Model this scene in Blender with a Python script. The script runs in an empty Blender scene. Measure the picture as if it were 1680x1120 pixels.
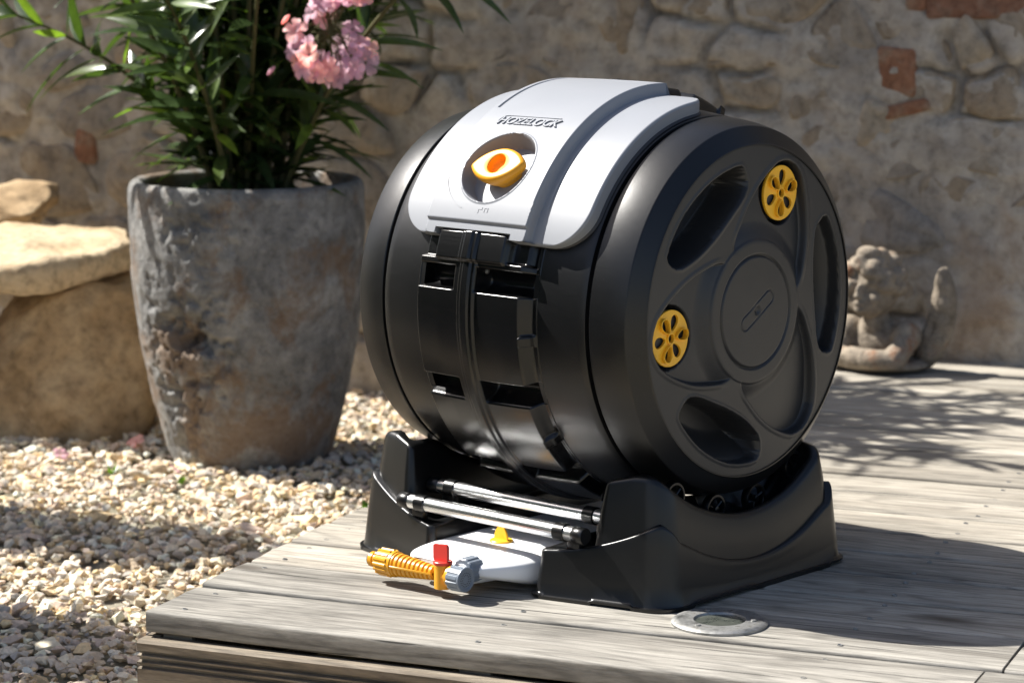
import bpy, bmesh, math, random
import numpy as np
from mathutils import Matrix, Vector, Euler

R_ = math.radians
scn = bpy.context.scene
COL = scn.collection
random.seed(7)
RNG = np.random.default_rng(11)

# ------------------------------------------------------------------ camera
H = 0.3965                                   # height of the drum axis over the deck
cam_d = bpy.data.cameras.new('camera')
cam = bpy.data.objects.new('camera', cam_d)
COL.objects.link(cam)
_yaw, _pitch = -0.7315, 0.1596
_fw = Vector((math.cos(_pitch)*math.sin(_yaw), math.cos(_pitch)*math.cos(_yaw), -math.sin(_pitch)))
_rt = Vector((math.cos(_yaw), -math.sin(_yaw), 0))
_up = _rt.cross(_fw)
CAM = Vector((2.5227, -3.0264, 0.9578))
_m = Matrix((_rt, _up, -_fw)).transposed().to_4x4()
_m.translation = CAM
cam.matrix_world = _m
cam_d.sensor_width = 36
cam_d.lens = 4347.6/1680*36
cam_d.clip_end = 2000
cam_d.dof.use_dof = True
cam_d.dof.focus_distance = 3.72
cam_d.dof.aperture_fstop = 6.3
scn.camera = cam

# ------------------------------------------------------------------ sky, sun, exposure
BA = R_(19.71)                               # the deck boards run at this angle to the drum axis
E1 = Vector((math.cos(BA), math.sin(BA), 0))
E2 = Vector((-math.sin(BA), math.cos(BA), 0))
DO = Vector((-0.252, -0.701, 0))             # front left corner of the deck
SUN_EL = R_(47)
_az = -E1*math.cos(R_(1.5)) + E2*math.sin(R_(1.5))
TO_SUN = Vector((_az.x*math.cos(SUN_EL), _az.y*math.cos(SUN_EL), math.sin(SUN_EL)))
w = bpy.data.worlds.new('World'); scn.world = w; w.use_nodes = True
nt = w.node_tree
sky = nt.nodes.new('ShaderNodeTexSky'); sky.sky_type = 'NISHITA'; sky.sun_disc = False
sky.sun_elevation = SUN_EL
sky.sun_rotation = math.atan2(_az.x, _az.y)
sky.air_density = 0.8; sky.dust_density = 2.4; sky.ozone_density = 0.8
bg = nt.nodes['Background']; bg.inputs['Strength'].default_value = 0.076
nt.links.new(sky.outputs[0], bg.inputs['Color'])
sl = bpy.data.lights.new('sun', 'SUN'); sl.energy = 5.0; sl.angle = R_(0.53); sl.color = (1.0, 0.965, 0.905)
so = bpy.data.objects.new('sun', sl); COL.objects.link(so)
so.location = (0, 0, 6)
so.rotation_euler = TO_SUN.to_track_quat('Z', 'Y').to_euler()
scn.view_settings.view_transform = 'Standard'
scn.view_settings.look = 'None'
scn.view_settings.gamma = 1.0
scn.view_settings.use_curve_mapping = False
scn.view_settings.exposure = 1.10

# ------------------------------------------------------------------ helpers
def _hash(ix, iy, iz, seed):
    n = (ix*374761393 + iy*668265263 + iz*2147483647 + seed*1274126177) & 0xffffffff
    n = ((n ^ (n >> 13))*1274126177) & 0xffffffff
    n = ((n ^ (n >> 16))*2246822519) & 0xffffffff
    return ((n ^ (n >> 15)) & 0xffff)/65535.0

def vnoise(P, seed=0):
    P = np.asarray(P, dtype=np.float64)
    i = np.floor(P).astype(np.int64); f = P-i; f = f*f*(3-2*f)
    out = 0
    for a in (0, 1):
        for b in (0, 1):
            for c in (0, 1):
                h = _hash(i[..., 0]+a, i[..., 1]+b, i[..., 2]+c, seed)
                out = out + h*(f[..., 0] if a else 1-f[..., 0])*(f[..., 1] if b else 1-f[..., 1])*(f[..., 2] if c else 1-f[..., 2])
    return out*2-1

def fbm(P, scale, octv=4, seed=0, gain=.5):
    P = np.asarray(P)*scale; s = 0; a = 1; t = 0
    for k in range(octv):
        s = s+a*vnoise(P, seed+k); t += a; a *= gain; P = P*2.03+7.1
    return s/t

def sst(a, b, x):
    t = np.clip((x-a)/(b-a), 0, 1); return t*t*(3-2*t)

def chaikin(p, n=2, closed=True):
    p = np.asarray(p, float)
    for _ in range(n):
        q = np.roll(p, -1, 0)
        p = np.stack([p*.75+q*.25, p*.25+q*.75], 1).reshape(-1, p.shape[1])
    return p

def sdf_poly(P, poly):
    """signed distance, negative inside"""
    P = np.asarray(P); d = np.full(P.shape[:-1], 1e9); inside = np.zeros(P.shape[:-1], bool)
    n = len(poly)
    for k in range(n):
        a = poly[k]; b = poly[(k+1) % n]; e = b-a; wv = P-a
        t = np.clip((wv@e)/(e@e), 0, 1)
        d = np.minimum(d, np.hypot(wv[..., 0]-t*e[0], wv[..., 1]-t*e[1]))
        c = ((a[1] <= P[..., 1]) != (b[1] <= P[..., 1]))
        with np.errstate(divide='ignore', invalid='ignore'):
            xx = a[0]+(P[..., 1]-a[1])/(b[1]-a[1] if b[1] != a[1] else 1e-9)*e[0]
        inside ^= (c & (P[..., 0] < xx))
    return np.where(inside, -d, d)

def make_mesh(name, V, F, smooth=True, sharp=None):
    me = bpy.data.meshes.new(name)
    V = np.asarray(V, float).reshape(-1, 3)
    me.from_pydata(V.tolist(), [], [list(map(int, f)) for f in F])
    if smooth:
        me.polygons.foreach_set('use_smooth', np.ones(len(me.polygons), bool))
        if sharp: me.set_sharp_from_angle(angle=R_(sharp))
    me.update()
    return me

def link(name, me, mat=None, parent=None, loc=None, rot=None):
    o = bpy.data.objects.new(name, me)
    COL.objects.link(o)
    if mat is not None and me is not None and not me.materials: me.materials.append(mat)
    if parent is not None: o.parent = parent
    if loc is not None: o.location = loc
    if rot is not None: o.rotation_euler = rot
    return o

def obj(name, V, F, mat, parent=None, smooth=True, sharp=None, off=None):
    V = np.asarray(V, float).reshape(-1, 3)
    if off is not None: V = V-np.asarray(off)
    return link(name, make_mesh(name, V, F, smooth, sharp), mat, parent)

def tag(o, label=None, cat=None, group=None, kind=None):
    if label: o['label'] = label
    if cat: o['category'] = cat
    if group: o['group'] = group
    if kind: o['kind'] = kind
    return o

def thing(name, label, cat, loc=(0, 0, 0), rot=(0, 0, 0), group=None):
    o = bpy.data.objects.new(name, None); COL.objects.link(o)
    o.empty_display_size = .05
    o.location = loc; o.rotation_euler = rot
    return tag(o, label, cat, group)

def gridF(nu, nv, wu=False, wv=False, flip=False, base=0):
    U = nu if wu else nu-1; Vv = nv if wv else nv-1
    i, j = np.meshgrid(np.arange(U), np.arange(Vv), indexing='ij')
    i2 = (i+1) % nu; j2 = (j+1) % nv
    q = np.stack([i*nv+j, i2*nv+j, i2*nv+j2, i*nv+j2], -1).reshape(-1, 4)+base
    return q[:, ::-1] if flip else q

def lathe(prof, n=32, origin=(0, 0, 0), axis='Z', mod=None, cap=True):
    """prof: [(a, r)] along the axis; mod(a, r, ang) -> r"""
    prof = np.asarray(prof, float); ang = np.linspace(0, 2*np.pi, n, endpoint=False)
    A, T = np.meshgrid(prof[:, 0], ang, indexing='ij'); Rr = np.repeat(prof[:, 1:2], n, 1)
    if mod is not None: Rr = mod(A, Rr, T)
    c, s = Rr*np.cos(T), Rr*np.sin(T)
    if axis == 'Z': V = np.stack([c, s, A], -1)
    elif axis == 'X': V = np.stack([A, c, s], -1)
    else: V = np.stack([s, A, c], -1)
    m = len(prof); V = V.reshape(-1, 3)+np.asarray(origin)
    F = [list(q) for q in gridF(m, n, False, True, flip=True)]
    if cap:
        F.append(list(range(n))[::-1]); F.append(list(range((m-1)*n, m*n)))
    # a rising axis gives outward faces with this winding
    return V, F

def merge(parts):
    Vs, Fs, b = [], [], 0
    for V, F in parts:
        V = np.asarray(V).reshape(-1, 3); Vs.append(V); Fs += [[int(k)+b for k in f] for f in F]; b += len(V)
    return np.concatenate(Vs), Fs

def box(x0, x1, y0, y1, z0, z1):
    V = [(x, y, z) for x in (x0, x1) for y in (y0, y1) for z in (z0, z1)]
    F = [(0, 1, 3, 2), (4, 6, 7, 5), (0, 4, 5, 1), (2, 3, 7, 6), (0, 2, 6, 4), (1, 5, 7, 3)]
    return np.array(V, float), F

def rbox(x0, x1, y0, y1, z0, z1, b=.003, seg=2):
    bm = bmesh.new()
    V, F = box(x0, x1, y0, y1, z0, z1)
    vs = [bm.verts.new(v) for v in V]
    for f in F: bm.faces.new([vs[i] for i in f])
    bmesh.ops.recalc_face_normals(bm, faces=bm.faces)
    bmesh.ops.bevel(bm, geom=list(bm.edges), offset=b, segments=seg, affect='EDGES', profile=.5)
    bm.verts.index_update()
    V = np.array([v.co[:] for v in bm.verts]); F = [[v.index for v in f.verts] for f in bm.faces]
    bm.free(); return V, F

def tube(pts, r, n=8, cap=True):
    pts = np.asarray(pts, float); m = len(pts)
    rr = np.broadcast_to(np.asarray(r, float), (m,))
    T = np.gradient(pts, axis=0); T /= np.linalg.norm(T, axis=1)[:, None]+1e-12
    ref = np.array([0, 0, 1.0]) if abs(T[0, 2]) < .9 else np.array([1.0, 0, 0])
    V = []
    for k in range(m):
        a = np.cross(T[k], ref); a /= np.linalg.norm(a)+1e-12; b = np.cross(T[k], a); ref = np.cross(a, T[k])
        for j in range(n):
            t = 2*np.pi*j/n; V.append(pts[k]+rr[k]*(a*np.cos(t)+b*np.sin(t)))
    F = [list(q) for q in gridF(m, n, False, True)]
    if cap: F.append(list(range(n))[::-1]); F.append(list(range((m-1)*n, m*n)))
    return np.array(V), F

def fill_curve(loops, z0, z1, bevel=0.0):
    """2-D closed loops (first outer, rest holes) extruded between z0 and z1 -> V, F in (u, v, z)"""
    cu = bpy.data.curves.new('c', 'CURVE'); cu.dimensions = '2D'; cu.fill_mode = 'BOTH'
    cu.extrude = max((z1-z0)/2-bevel, 1e-5); cu.bevel_depth = bevel; cu.bevel_resolution = 1
    if bevel: cu.offset = -bevel
    for lp in loops:
        s = cu.splines.new('POLY'); s.points.add(len(lp)-1); s.use_cyclic_u = True
        for p, q in zip(s.points, lp): p.co = (q[0], q[1], 0, 1)
    return curve_VF(cu, (z0+z1)/2)

def curve_VF(cu, zc=0.0):
    o = bpy.data.objects.new('c', cu)
    me = bpy.data.meshes.new_from_object(o)
    V = np.array([v.co[:] for v in me.vertices]).reshape(-1, 3)
    F = [list(p.vertices) for p in me.polygons]
    bpy.data.objects.remove(o); bpy.data.meshes.remove(me); bpy.data.curves.remove(cu)
    if len(V): V[:, 2] += zc
    return V, F

# ------------------------------------------------------------------ materials
def newmat(name):
    m = bpy.data.materials.new(name); m.use_nodes = True
    return m, m.node_tree, m.node_tree.nodes['Principled BSDF']

def N(nt, kind, **kw):
    n = nt.nodes.new(kind)
    for k, v in kw.items(): setattr(n, k, v)
    return n

def noise(nt, vec, scale, detail=4, rough=.55, dist=0.0):
    n = N(nt, 'ShaderNodeTexNoise'); n.inputs['Scale'].default_value = scale; n.inputs['Detail'].default_value = detail
    n.inputs['Roughness'].default_value = rough; n.inputs['Distortion'].default_value = dist
    nt.links.new(vec, n.inputs['Vector']); return n.outputs['Fac']

def ramp(nt, fac, stops):
    r = N(nt, 'ShaderNodeValToRGB'); e = r.color_ramp.elements
    while len(e) < len(stops): e.new(.5)
    for el, (p, c) in zip(e, stops):
        el.position = p; el.color = (c, c, c, 1) if isinstance(c, (int, float)) else (*c, 1)
    nt.links.new(fac, r.inputs['Fac']); return r.outputs['Color']

def mixc(nt, fac, a, b, mode='MIX'):
    m = N(nt, 'ShaderNodeMix', data_type='RGBA', blend_type=mode)
    for s, v in ((m.inputs[0], fac), (m.inputs[6], a), (m.inputs[7], b)):
        if isinstance(v, (int, float)): s.default_value = v
        elif isinstance(v, tuple): s.default_value = (*v, 1)
        else: nt.links.new(v, s)
    return m.outputs[2]

def mapping(nt, scale=(1, 1, 1), coord='Object', rnd=False):
    tc = N(nt, 'ShaderNodeTexCoord'); mp = N(nt, 'ShaderNodeMapping'); mp.inputs['Scale'].default_value = scale
    src = tc.outputs[coord]
    if rnd:
        oi = N(nt, 'ShaderNodeObjectInfo'); mu = N(nt, 'ShaderNodeMath', operation='MULTIPLY'); mu.inputs[1].default_value = 53.0
        nt.links.new(oi.outputs['Random'], mu.inputs[0])
        ad = N(nt, 'ShaderNodeVectorMath', operation='ADD'); nt.links.new(src, ad.inputs[0]); nt.links.new(mu.outputs[0], ad.inputs[1])
        src = ad.outputs[0]
    nt.links.new(src, mp.inputs['Vector']); return mp.outputs['Vector']

def bump(nt, bs, height, strength=.3, dist=.01):
    b = N(nt, 'ShaderNodeBump'); b.inputs['Strength'].default_value = strength; b.inputs['Distance'].default_value = dist
    nt.links.new(height, b.inputs['Height']); nt.links.new(b.outputs[0], bs.inputs['Normal']); return b

def plastic(name, col, rough=.35, spec=.5, grain=0.0, sss=0.0, var=.12, streak=False, dust=False):
    m, nt, bs = newmat(name)
    v = mapping(nt)
    n1 = noise(nt, v, 9, 5, .6)
    lo = tuple(c*(1-var) for c in col); hi = tuple(min(1, c*(1+var)) for c in col)
    nt.links.new(mixc(nt, ramp(nt, n1, [(.3, 0.0), (.7, 1.0)]), lo, hi), bs.inputs['Base Color'])
    if dust:
        d1 = noise(nt, v, 420, 2, .5); d2 = noise(nt, v, 7, 4, .6)
        mm_ = N(nt, 'ShaderNodeMath', operation='MULTIPLY'); nt.links.new(ramp(nt, d1, [(.70, 0.0), (.78, 1.0)]), mm_.inputs[0]); nt.links.new(ramp(nt, d2, [(.45, 0.0), (.7, .35)]), mm_.inputs[1])
        sk = bs.inputs['Base Color'].links[0].from_socket
        nt.links.new(mixc(nt, mm_.outputs[0], sk, (.16, .15, .13)), bs.inputs['Base Color'])
    n2 = noise(nt, mapping(nt, (4, 160, 160) if streak else (1, 1, 1)), 2 if streak else 14, 6, .7)
    nt.links.new(ramp(nt, n2, [(.25, max(rough-.025, .02)), (.75, rough+.035)]), bs.inputs['Roughness'])
    bs.inputs['Specular IOR Level'].default_value = spec
    if sss:
        bs.inputs['Subsurface Weight'].default_value = sss; bs.inputs['Subsurface Radius'].default_value = (.01, .009, .008)
        bs.inputs['Subsurface Scale'].default_value = .5
    if grain: bump(nt, bs, noise(nt, v, 900, 2), grain, .0006)
    return m

M = {}
M['black'] = plastic('black_plastic', (.0042, .0043, .0048), .24, .5, .10, streak=True, dust=True)
M['barrel'] = plastic('satin_black_plastic', (.0045, .0047, .0054), .335, .5, .16, streak=True, dust=True)
M['blackface'] = plastic('matt_black_plastic', (.027, .0272, .0282), .40, .5, .12, dust=True)
M['stand'] = plastic('stand_plastic', (.0050, .0052, .0056), .30, .5, .12, dust=True)
M['lid'] = plastic('grey_lid_plastic', (.245, .257, .280), .42, .4, .05, var=.02)
M['yellow'] = plastic('yellow_plastic', (1.0, .52, .03), .36, .45, .05, var=.05)
M['knob'] = plastic('knob_yellow_plastic', (.70, .31, .014), .36, .4, .05, var=.04)
M['orange'] = plastic('orange_plastic', (.95, .36, .01), .5, .3)
M['tapyellow'] = plastic('amber_plastic', (.70, .33, .018), .33, .45, .05, var=.08)
M['tank'] = plastic('white_tank_plastic', (.80, .81, .82), .42, .4, .05, sss=.15, var=.02)
M['red'] = plastic('red_plastic', (.55, .035, .025), .35)
M['greyp'] = plastic('blue_grey_plastic', (.17, .20, .24), .38)
M['darkp'] = plastic('dark_groove_plastic', (.03, .03, .033), .5)
m, nt, bs = newmat('chromed_steel'); M['chrome'] = m
bs.inputs['Metallic'].default_value = 1; bs.inputs['Base Color'].default_value = (.82, .83, .84, 1)
nt.links.new(ramp(nt, noise(nt, mapping(nt, (2, 90, 90)), 4, 5), [(.3, .22), (.7, .36)]), bs.inputs['Roughness'])
m, nt, bs = newmat('brushed_steel'); M['steel'] = m
bs.inputs['Metallic'].default_value = .9
n1 = noise(nt, mapping(nt), 60, 5, .7)
nt.links.new(ramp(nt, n1, [(.3, (.22, .22, .21)), (.55, (.40, .40, .39)), (.72, (.16, .15, .13))]), bs.inputs['Base Color'])
nt.links.new(ramp(nt, n1, [(.3, .42), (.7, .65)]), bs.inputs['Roughness'])
m, nt, bs = newmat('dusty_glass'); M['glass'] = m
n1 = noise(nt, mapping(nt), 90, 6, .7)
nt.links.new(ramp(nt, n1, [(.35, (.03, .036, .032)), (.7, (.085, .09, .075))]), bs.inputs['Base Color'])
nt.links.new(ramp(nt, n1, [(.3, .15), (.7, .5)]), bs.inputs['Roughness'])

def wood(name, cols, bumpk=.35):
    m, nt, bs = newmat(name)
    a = noise(nt, mapping(nt, (1.1, 9, 9), rnd=True), 2.2, 6, .6, .9)
    v2 = mapping(nt, (3.2, 60, 30), rnd=True)
    b = noise(nt, v2, 3.0, 7, .72, .5)
    c = noise(nt, mapping(nt, (11, 230, 90), rnd=True), 3.0, 4, .65)
    # knots: sparse stretched cells with rings round them
    kv = mapping(nt, (2.6, 7.0, 7.0), rnd=True)
    vo = N(nt, 'ShaderNodeTexVoronoi'); vo.inputs['Scale'].default_value = 1.0; vo.inputs['Randomness'].default_value = 1
    dn = N(nt, 'ShaderNodeVectorMath', operation='ADD'); nt.links.new(kv, dn.inputs[0])
    sc = N(nt, 'ShaderNodeVectorMath', operation='SCALE'); sc.inputs['Scale'].default_value = .12
    tn = N(nt, 'ShaderNodeTexNoise'); tn.inputs['Scale'].default_value = 5; nt.links.new(kv, tn.inputs['Vector'])
    nt.links.new(tn.outputs['Color'], sc.inputs[0]); nt.links.new(sc.outputs[0], dn.inputs[1]); nt.links.new(dn.outputs[0], vo.inputs['Vector'])
    knot = ramp(nt, vo.outputs['Distance'], [(.03, 1.0), (.10, .55), (.17, 0.0)])
    sep = N(nt, 'ShaderNodeSeparateColor'); nt.links.new(vo.outputs['Color'], sep.inputs[0])
    kon = ramp(nt, sep.outputs[0], [(.62, 0.0), (.64, 1.0)])
    mk = N(nt, 'ShaderNodeMath', operation='MULTIPLY'); nt.links.new(knot, mk.inputs[0]); nt.links.new(kon, mk.inputs[1])
    base = ramp(nt, a, [(.25, cols[0]), (.45, cols[1]), (.62, cols[2]), (.8, cols[1])])
    streak = ramp(nt, b, [(.34, .60), (.50, .93), (.62, 1.05), (.8, .97)])
    base = mixc(nt, 1.0, base, streak, 'MULTIPLY')
    fine = ramp(nt, c, [(.35, .62), (.55, 1.0)])
    base = mixc(nt, .55, base, fine, 'MULTIPLY')
    # growth rings as contour lines of a slow field, weather stains, splits
    gf = noise(nt, mapping(nt, (.75, 6.5, 6.5), rnd=True), 1.5, 2, .45, .35)
    mu = N(nt, 'ShaderNodeMath', operation='MULTIPLY'); mu.inputs[1].default_value = 95; nt.links.new(gf, mu.inputs[0])
    sn = N(nt, 'ShaderNodeMath', operation='SINE'); nt.links.new(mu.outputs[0], sn.inputs[0])
    base = mixc(nt, .55, base, ramp(nt, sn.outputs[0], [(.0, 1.04), (.55, 1.0), (.92, .62), (1.0, .55)]), 'MULTIPLY')
    stn = noise(nt, mapping(nt, (1.7, 5.0, 5.0), rnd=True), .9, 5, .65, .5)
    base = mixc(nt, 1.0, base, ramp(nt, stn, [(.34, .62), (.48, .96), (.62, 1.07)]), 'MULTIPLY')
    ck = noise(nt, mapping(nt, (1.6, 70, 40), rnd=True), 1.6, 2, .5)
    crack = ramp(nt, ck, [(.675, 1.0), (.70, .22)])
    base = mixc(nt, 1.0, base, crack, 'MULTIPLY')
    oi = N(nt, 'ShaderNodeObjectInfo'); tone = ramp(nt, oi.outputs['Random'], [(0, .92), (.5, 1.0), (1, 1.08)])
    base = mixc(nt, 1.0, base, tone, 'MULTIPLY')
    base = mixc(nt, mk.outputs[0], base, cols[3])
    nt.links.new(base, bs.inputs['Base Color'])
    bs.inputs['Roughness'].default_value = .72; bs.inputs['Specular IOR Level'].default_value = .3
    hh = mixc(nt, 1.0, mixc(nt, .5, b, c), crack, 'MULTIPLY')
    bump(nt, bs, hh, bumpk, .004)
    return m
M['deck'] = wood('weathered_deck_wood', [(.225, .20, .16), (.395, .358, .298), (.475, .437, .368), (.11, .09, .068)])
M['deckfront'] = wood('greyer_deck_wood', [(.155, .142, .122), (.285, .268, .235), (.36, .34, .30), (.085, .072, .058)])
M['fascia'] = wood('brown_fascia_wood', [(.115, .092, .066), (.215, .175, .128), (.31, .265, .205), (.05, .035, .025)], .4)

m, nt, bs = newmat('gravel_stone'); M['gravel'] = m
at = N(nt, 'ShaderNodeAttribute'); at.attribute_name = 'tone'
n1 = noise(nt, mapping(nt), 140, 4, .6)
nt.links.new(mixc(nt, .6, at.outputs['Color'], ramp(nt, n1, [(.3, .62), (.65, 1.1)]), 'MULTIPLY'), bs.inputs['Base Color'])
bs.inputs['Roughness'].default_value = .85; bump(nt, bs, n1, .35, .004)
m, nt, bs = newmat('sandy_ground'); M['ground'] = m
n1 = noise(nt, mapping(nt), 40, 8, .7); n2 = noise(nt, mapping(nt), .4, 4)
c1 = ramp(nt, n1, [(.3, (.20, .17, .13)), (.55, (.38, .33, .26)), (.75, (.50, .45, .37))])
nt.links.new(mixc(nt, ramp(nt, n2, [(.45, 0.0), (.62, .5)]), c1, (.12, .14, .06)), bs.inputs['Base Color'])
bs.inputs['Roughness'].default_value = .95; bump(nt, bs, n1, .8, .02)

def stone_mat(name, cols, scale=6, fine=45, bk=.5, rnd=True, rust=None):
    m, nt, bs = newmat(name)
    v = mapping(nt, rnd=rnd)
    a = noise(nt, v, scale, 7, .62, .4); b = noise(nt, v, fine, 6, .7)
    k = len(cols)
    base = ramp(nt, a, [(.28+.44*i/(k-1), c) for i, c in enumerate(cols)])
    base = mixc(nt, .75, base, ramp(nt, b, [(.3, .42), (.50, 1.0), (.70, 1.28)]), 'MULTIPLY')
    if rnd:
        oi = N(nt, 'ShaderNodeObjectInfo')
        base = mixc(nt, 1.0, base, ramp(nt, oi.outputs['Random'], [(0, (.78, .78, .80)), (.35, (1, .96, .9)), (.7, (.92, .85, .75)), (1, (1.12, 1.08, 1.0))]), 'MULTIPLY')
    if rust:
        r1 = noise(nt, mapping(nt, (1, 1, .8)), rust[1], 6, .65, .3)
        base = mixc(nt, ramp(nt, r1, [(rust[2], 0.0), (rust[2]+.10, rust[3])]), base, rust[0])
    nt.links.new(base, bs.inputs['Base Color'])
    bs.inputs['Roughness'].default_value = .9; bs.inputs['Specular IOR Level'].default_value = .25
    bump(nt, bs, mixc(nt, .5, a, b), bk, .015)
    return m
M['mortar'] = stone_mat('old_lime_mortar', [(.21, .188, .16), (.33, .29, .245), (.43, .385, .325), (.32, .26, .20)], 5, 30, .9, False, ((.30, .18, .09), 2.6, .58, .4))
M['wallstone'] = stone_mat('wall_rubble_stone', [(.22, .20, .175), (.335, .30, .255), (.30, .25, .195), (.43, .39, .335)], 7, 34, .9)
M['brick'] = stone_mat('worn_red_brick', [(.20, .095, .06), (.27, .14, .09), (.28, .22, .17)], 22, 60, .8)
M['rock'] = stone_mat('sandstone_rock', [(.22, .155, .085), (.42, .31, .19), (.52, .41, .27), (.34, .25, .16)], 5, 40, .6)
M['rockpale'] = stone_mat('pale_sandstone', [(.30, .22, .13), (.50, .40, .27), (.58, .49, .36), (.40, .30, .19)], 5, 45, .6)
M['statue'] = stone_mat('weathered_terracotta', [(.13, .108, .082), (.24, .20, .155), (.31, .26, .20), (.20, .15, .105)], 9, 60, .6, False, ((.26, .11, .05), 11, .56, .8))
M['pot'] = stone_mat('aged_concrete', [(.10, .10, .098), (.19, .188, .182), (.30, .295, .28), (.17, .165, .152)], 7, 50, .8, False, ((.165, .095, .045), 7.5, .475, .65))
M['soil'] = stone_mat('dark_soil', [(.03, .022, .016), (.06, .045, .03)], 20, 90, 1.0, False)

def leafmat(name, col, trans=.3, rough=.38):
    m, nt, bs = newmat(name)
    oi = N(nt, 'ShaderNodeObjectInfo'); n1 = noise(nt, mapping(nt), 25, 3)
    lo = tuple(c*.65 for c in col); hi = tuple(c*1.3 for c in col)
    base = mixc(nt, ramp(nt, n1, [(.3, 0.0), (.7, 1.0)]), lo, hi)
    base = mixc(nt, 1.0, base, ramp(nt, oi.outputs['Random'], [(0, (.7, .75, .7)), (.6, (1, 1, 1)), (1, (1.5, 1.35, .9))]), 'MULTIPLY')
    nt.links.new(base, bs.inputs['Base Color']); bs.inputs['Roughness'].default_value = rough
    tr = N(nt, 'ShaderNodeBsdfTranslucent')
    nt.links.new(mixc(nt, 1.0, base, (1.5, 1.7, .5), 'MULTIPLY'), tr.inputs['Color'])
    mx = N(nt, 'ShaderNodeMixShader'); mx.inputs[0].default_value = trans
    nt.links.new(bs.outputs[0], mx.inputs[1]); nt.links.new(tr.outputs[0], mx.inputs[2])
    nt.links.new(mx.outputs[0], nt.nodes['Material Output'].inputs['Surface'])
    return m
M['leaf'] = leafmat('oleander_leaf', (.058, .092, .034), .30, .27)
M['youngleaf'] = leafmat('young_oleander_leaf', (.13, .20, .045), .4)
M['stem'] = plastic('green_brown_stem', (.09, .085, .035), .7, .2)
M['weed'] = leafmat('weed_leaf', (.09, .17, .03), .35)
M['petal'] = leafmat('pink_petal', (.94, .57, .70), .40, .6)
for nd in M['petal'].node_tree.nodes:
    if nd.type == 'MIX' and nd.blend_type == 'MULTIPLY' and tuple(round(x, 2) for x in nd.inputs[7].default_value[:3]) == (1.5, 1.7, .5):
        nd.inputs[7].default_value = (1, .9, .95, 1)
M['stamen'] = plastic('yellow_stamen', (.75, .5, .2), .6)

# ================================================================== SETTING
GZ = -.17                                    # level of the gravel
def D(s, t, z=0.0):                          # deck coordinates -> world
    return DO+E1*s+E2*t+Vector((0, 0, z))

V, F = box(-400, 400, -400, 400, GZ-.6, GZ-.012)
g = obj('ground', V, F, M['ground'], smooth=False); tag(g, 'sandy ground under the gravel', 'ground', kind='structure')

# ---- deck: every board its own piece
deck = thing('wooden_deck', 'weathered grey timber deck under the composter', 'deck', DO, (0, 0, BA)); deck['kind'] = 'structure'
def board(s0, s1, t0, t1, z0, z1, mat, seed, prof=None, name='board', parent=deck):
    n = max(int((s1-s0)/.06), 2)
    if prof is None:
        b = .0045; k = [0, .35, .7, 1]
        arc = lambda cx, cy, a0: [(cx+b*math.cos(R_(a0+30*i)), cy+b*math.sin(R_(a0+30*i))) for i in range(4)]
        prof = arc(t1-b, z1-b, 0)+[(t0+(t1-t0)*q, z1) for q in (.75, .5, .25)]+arc(t0+b, z1-b, 90)+arc(t0+b, z0+b, 180)+arc(t1-b, z0+b, 270)
    prof = np.asarray(prof); m = len(prof)
    S = np.linspace(s0, s1, n+1)
    V = np.zeros((n+1, m, 3)); V[:, :, 0] = S[:, None]; V[:, :, 1] = prof[None, :, 0]; V[:, :, 2] = prof[None, :, 1]
    q = V*np.array([5, 11, 11])+seed*3.7
    V[:, :, 1] += .0011*vnoise(q, 3); V[:, :, 2] += .0013*vnoise(V*np.array([3, 26, 0])+seed*1.9, 5)
    F = [list(x) for x in gridF(n+1, m, False, True)]
    F.append(list(range(m))[::-1]); F.append(list(range(n*m, (n+1)*m)))
    o = obj(name, V, F, mat, parent, True, 42)
    return o
_V, _F = lathe([(-.004, .0040), (.0004, .0040), (.0006, .0034), (-.0008, .0030), (-.0009, .0003)], 12)
SCREW = make_mesh('screw', _V, _F, True, 40)
edges = [0, .163, .316]
while edges[-1] < 2.62: edges.append(edges[-1]+.1365)
joints = [[1.144], [1.165], [], [2.3], [1.9], [2.6], [1.5], [2.2], [], [2.4], [1.7], [], [2.0], [2.8], [1.8], [2.5], [], [2.1], []]
for i in range(len(edges)-1):
    js = [random.uniform(-.004, .004)]+joints[i % len(joints)]+[4.6]
    for a, b in zip(js[:-1], js[1:]):
        dz = random.uniform(-.0012, .0012)
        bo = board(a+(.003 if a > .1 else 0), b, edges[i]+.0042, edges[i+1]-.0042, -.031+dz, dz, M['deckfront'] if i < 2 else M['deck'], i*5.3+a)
        if i < 10:
            for sj in (.042, .492, .942, 1.392):
                if a < sj < b:
                    for tf in (.22, .78):
                        so_ = link('screw', SCREW, M['steel'], bo, (sj+random.uniform(-.004, .004), edges[i]+(edges[i+1]-edges[i])*tf, dz+.0004), (0, 0, random.uniform(0, 3)))
# grooved fascia boards under the front edge
def fascia_prof(ztop, zbot, f0=-.014, f1=.012, grooves=()):
    p = [(f1, zbot), (f1, ztop), (f0+.004, ztop), (f0, ztop-.004)]
    for zc in grooves: p += [(f0, zc+.0036), (f0+.0075, zc+.0020), (f0+.0075, zc-.0020), (f0, zc-.0036)]
    p += [(f0, zbot)]
    return p[::-1]
board(-.006, 4.6, 0, 0, 0, 0, M['fascia'], 91, fascia_prof(-.038, -.145, grooves=(-.056, -.0655, -.075, -.112, -.1215, -.131)), 'fascia_board')
board(-.006, 4.6, 0, 0, 0, 0, M['fascia'], 47, fascia_prof(-.149, -.26, grooves=(-.2, -.21)), 'fascia_board')
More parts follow.
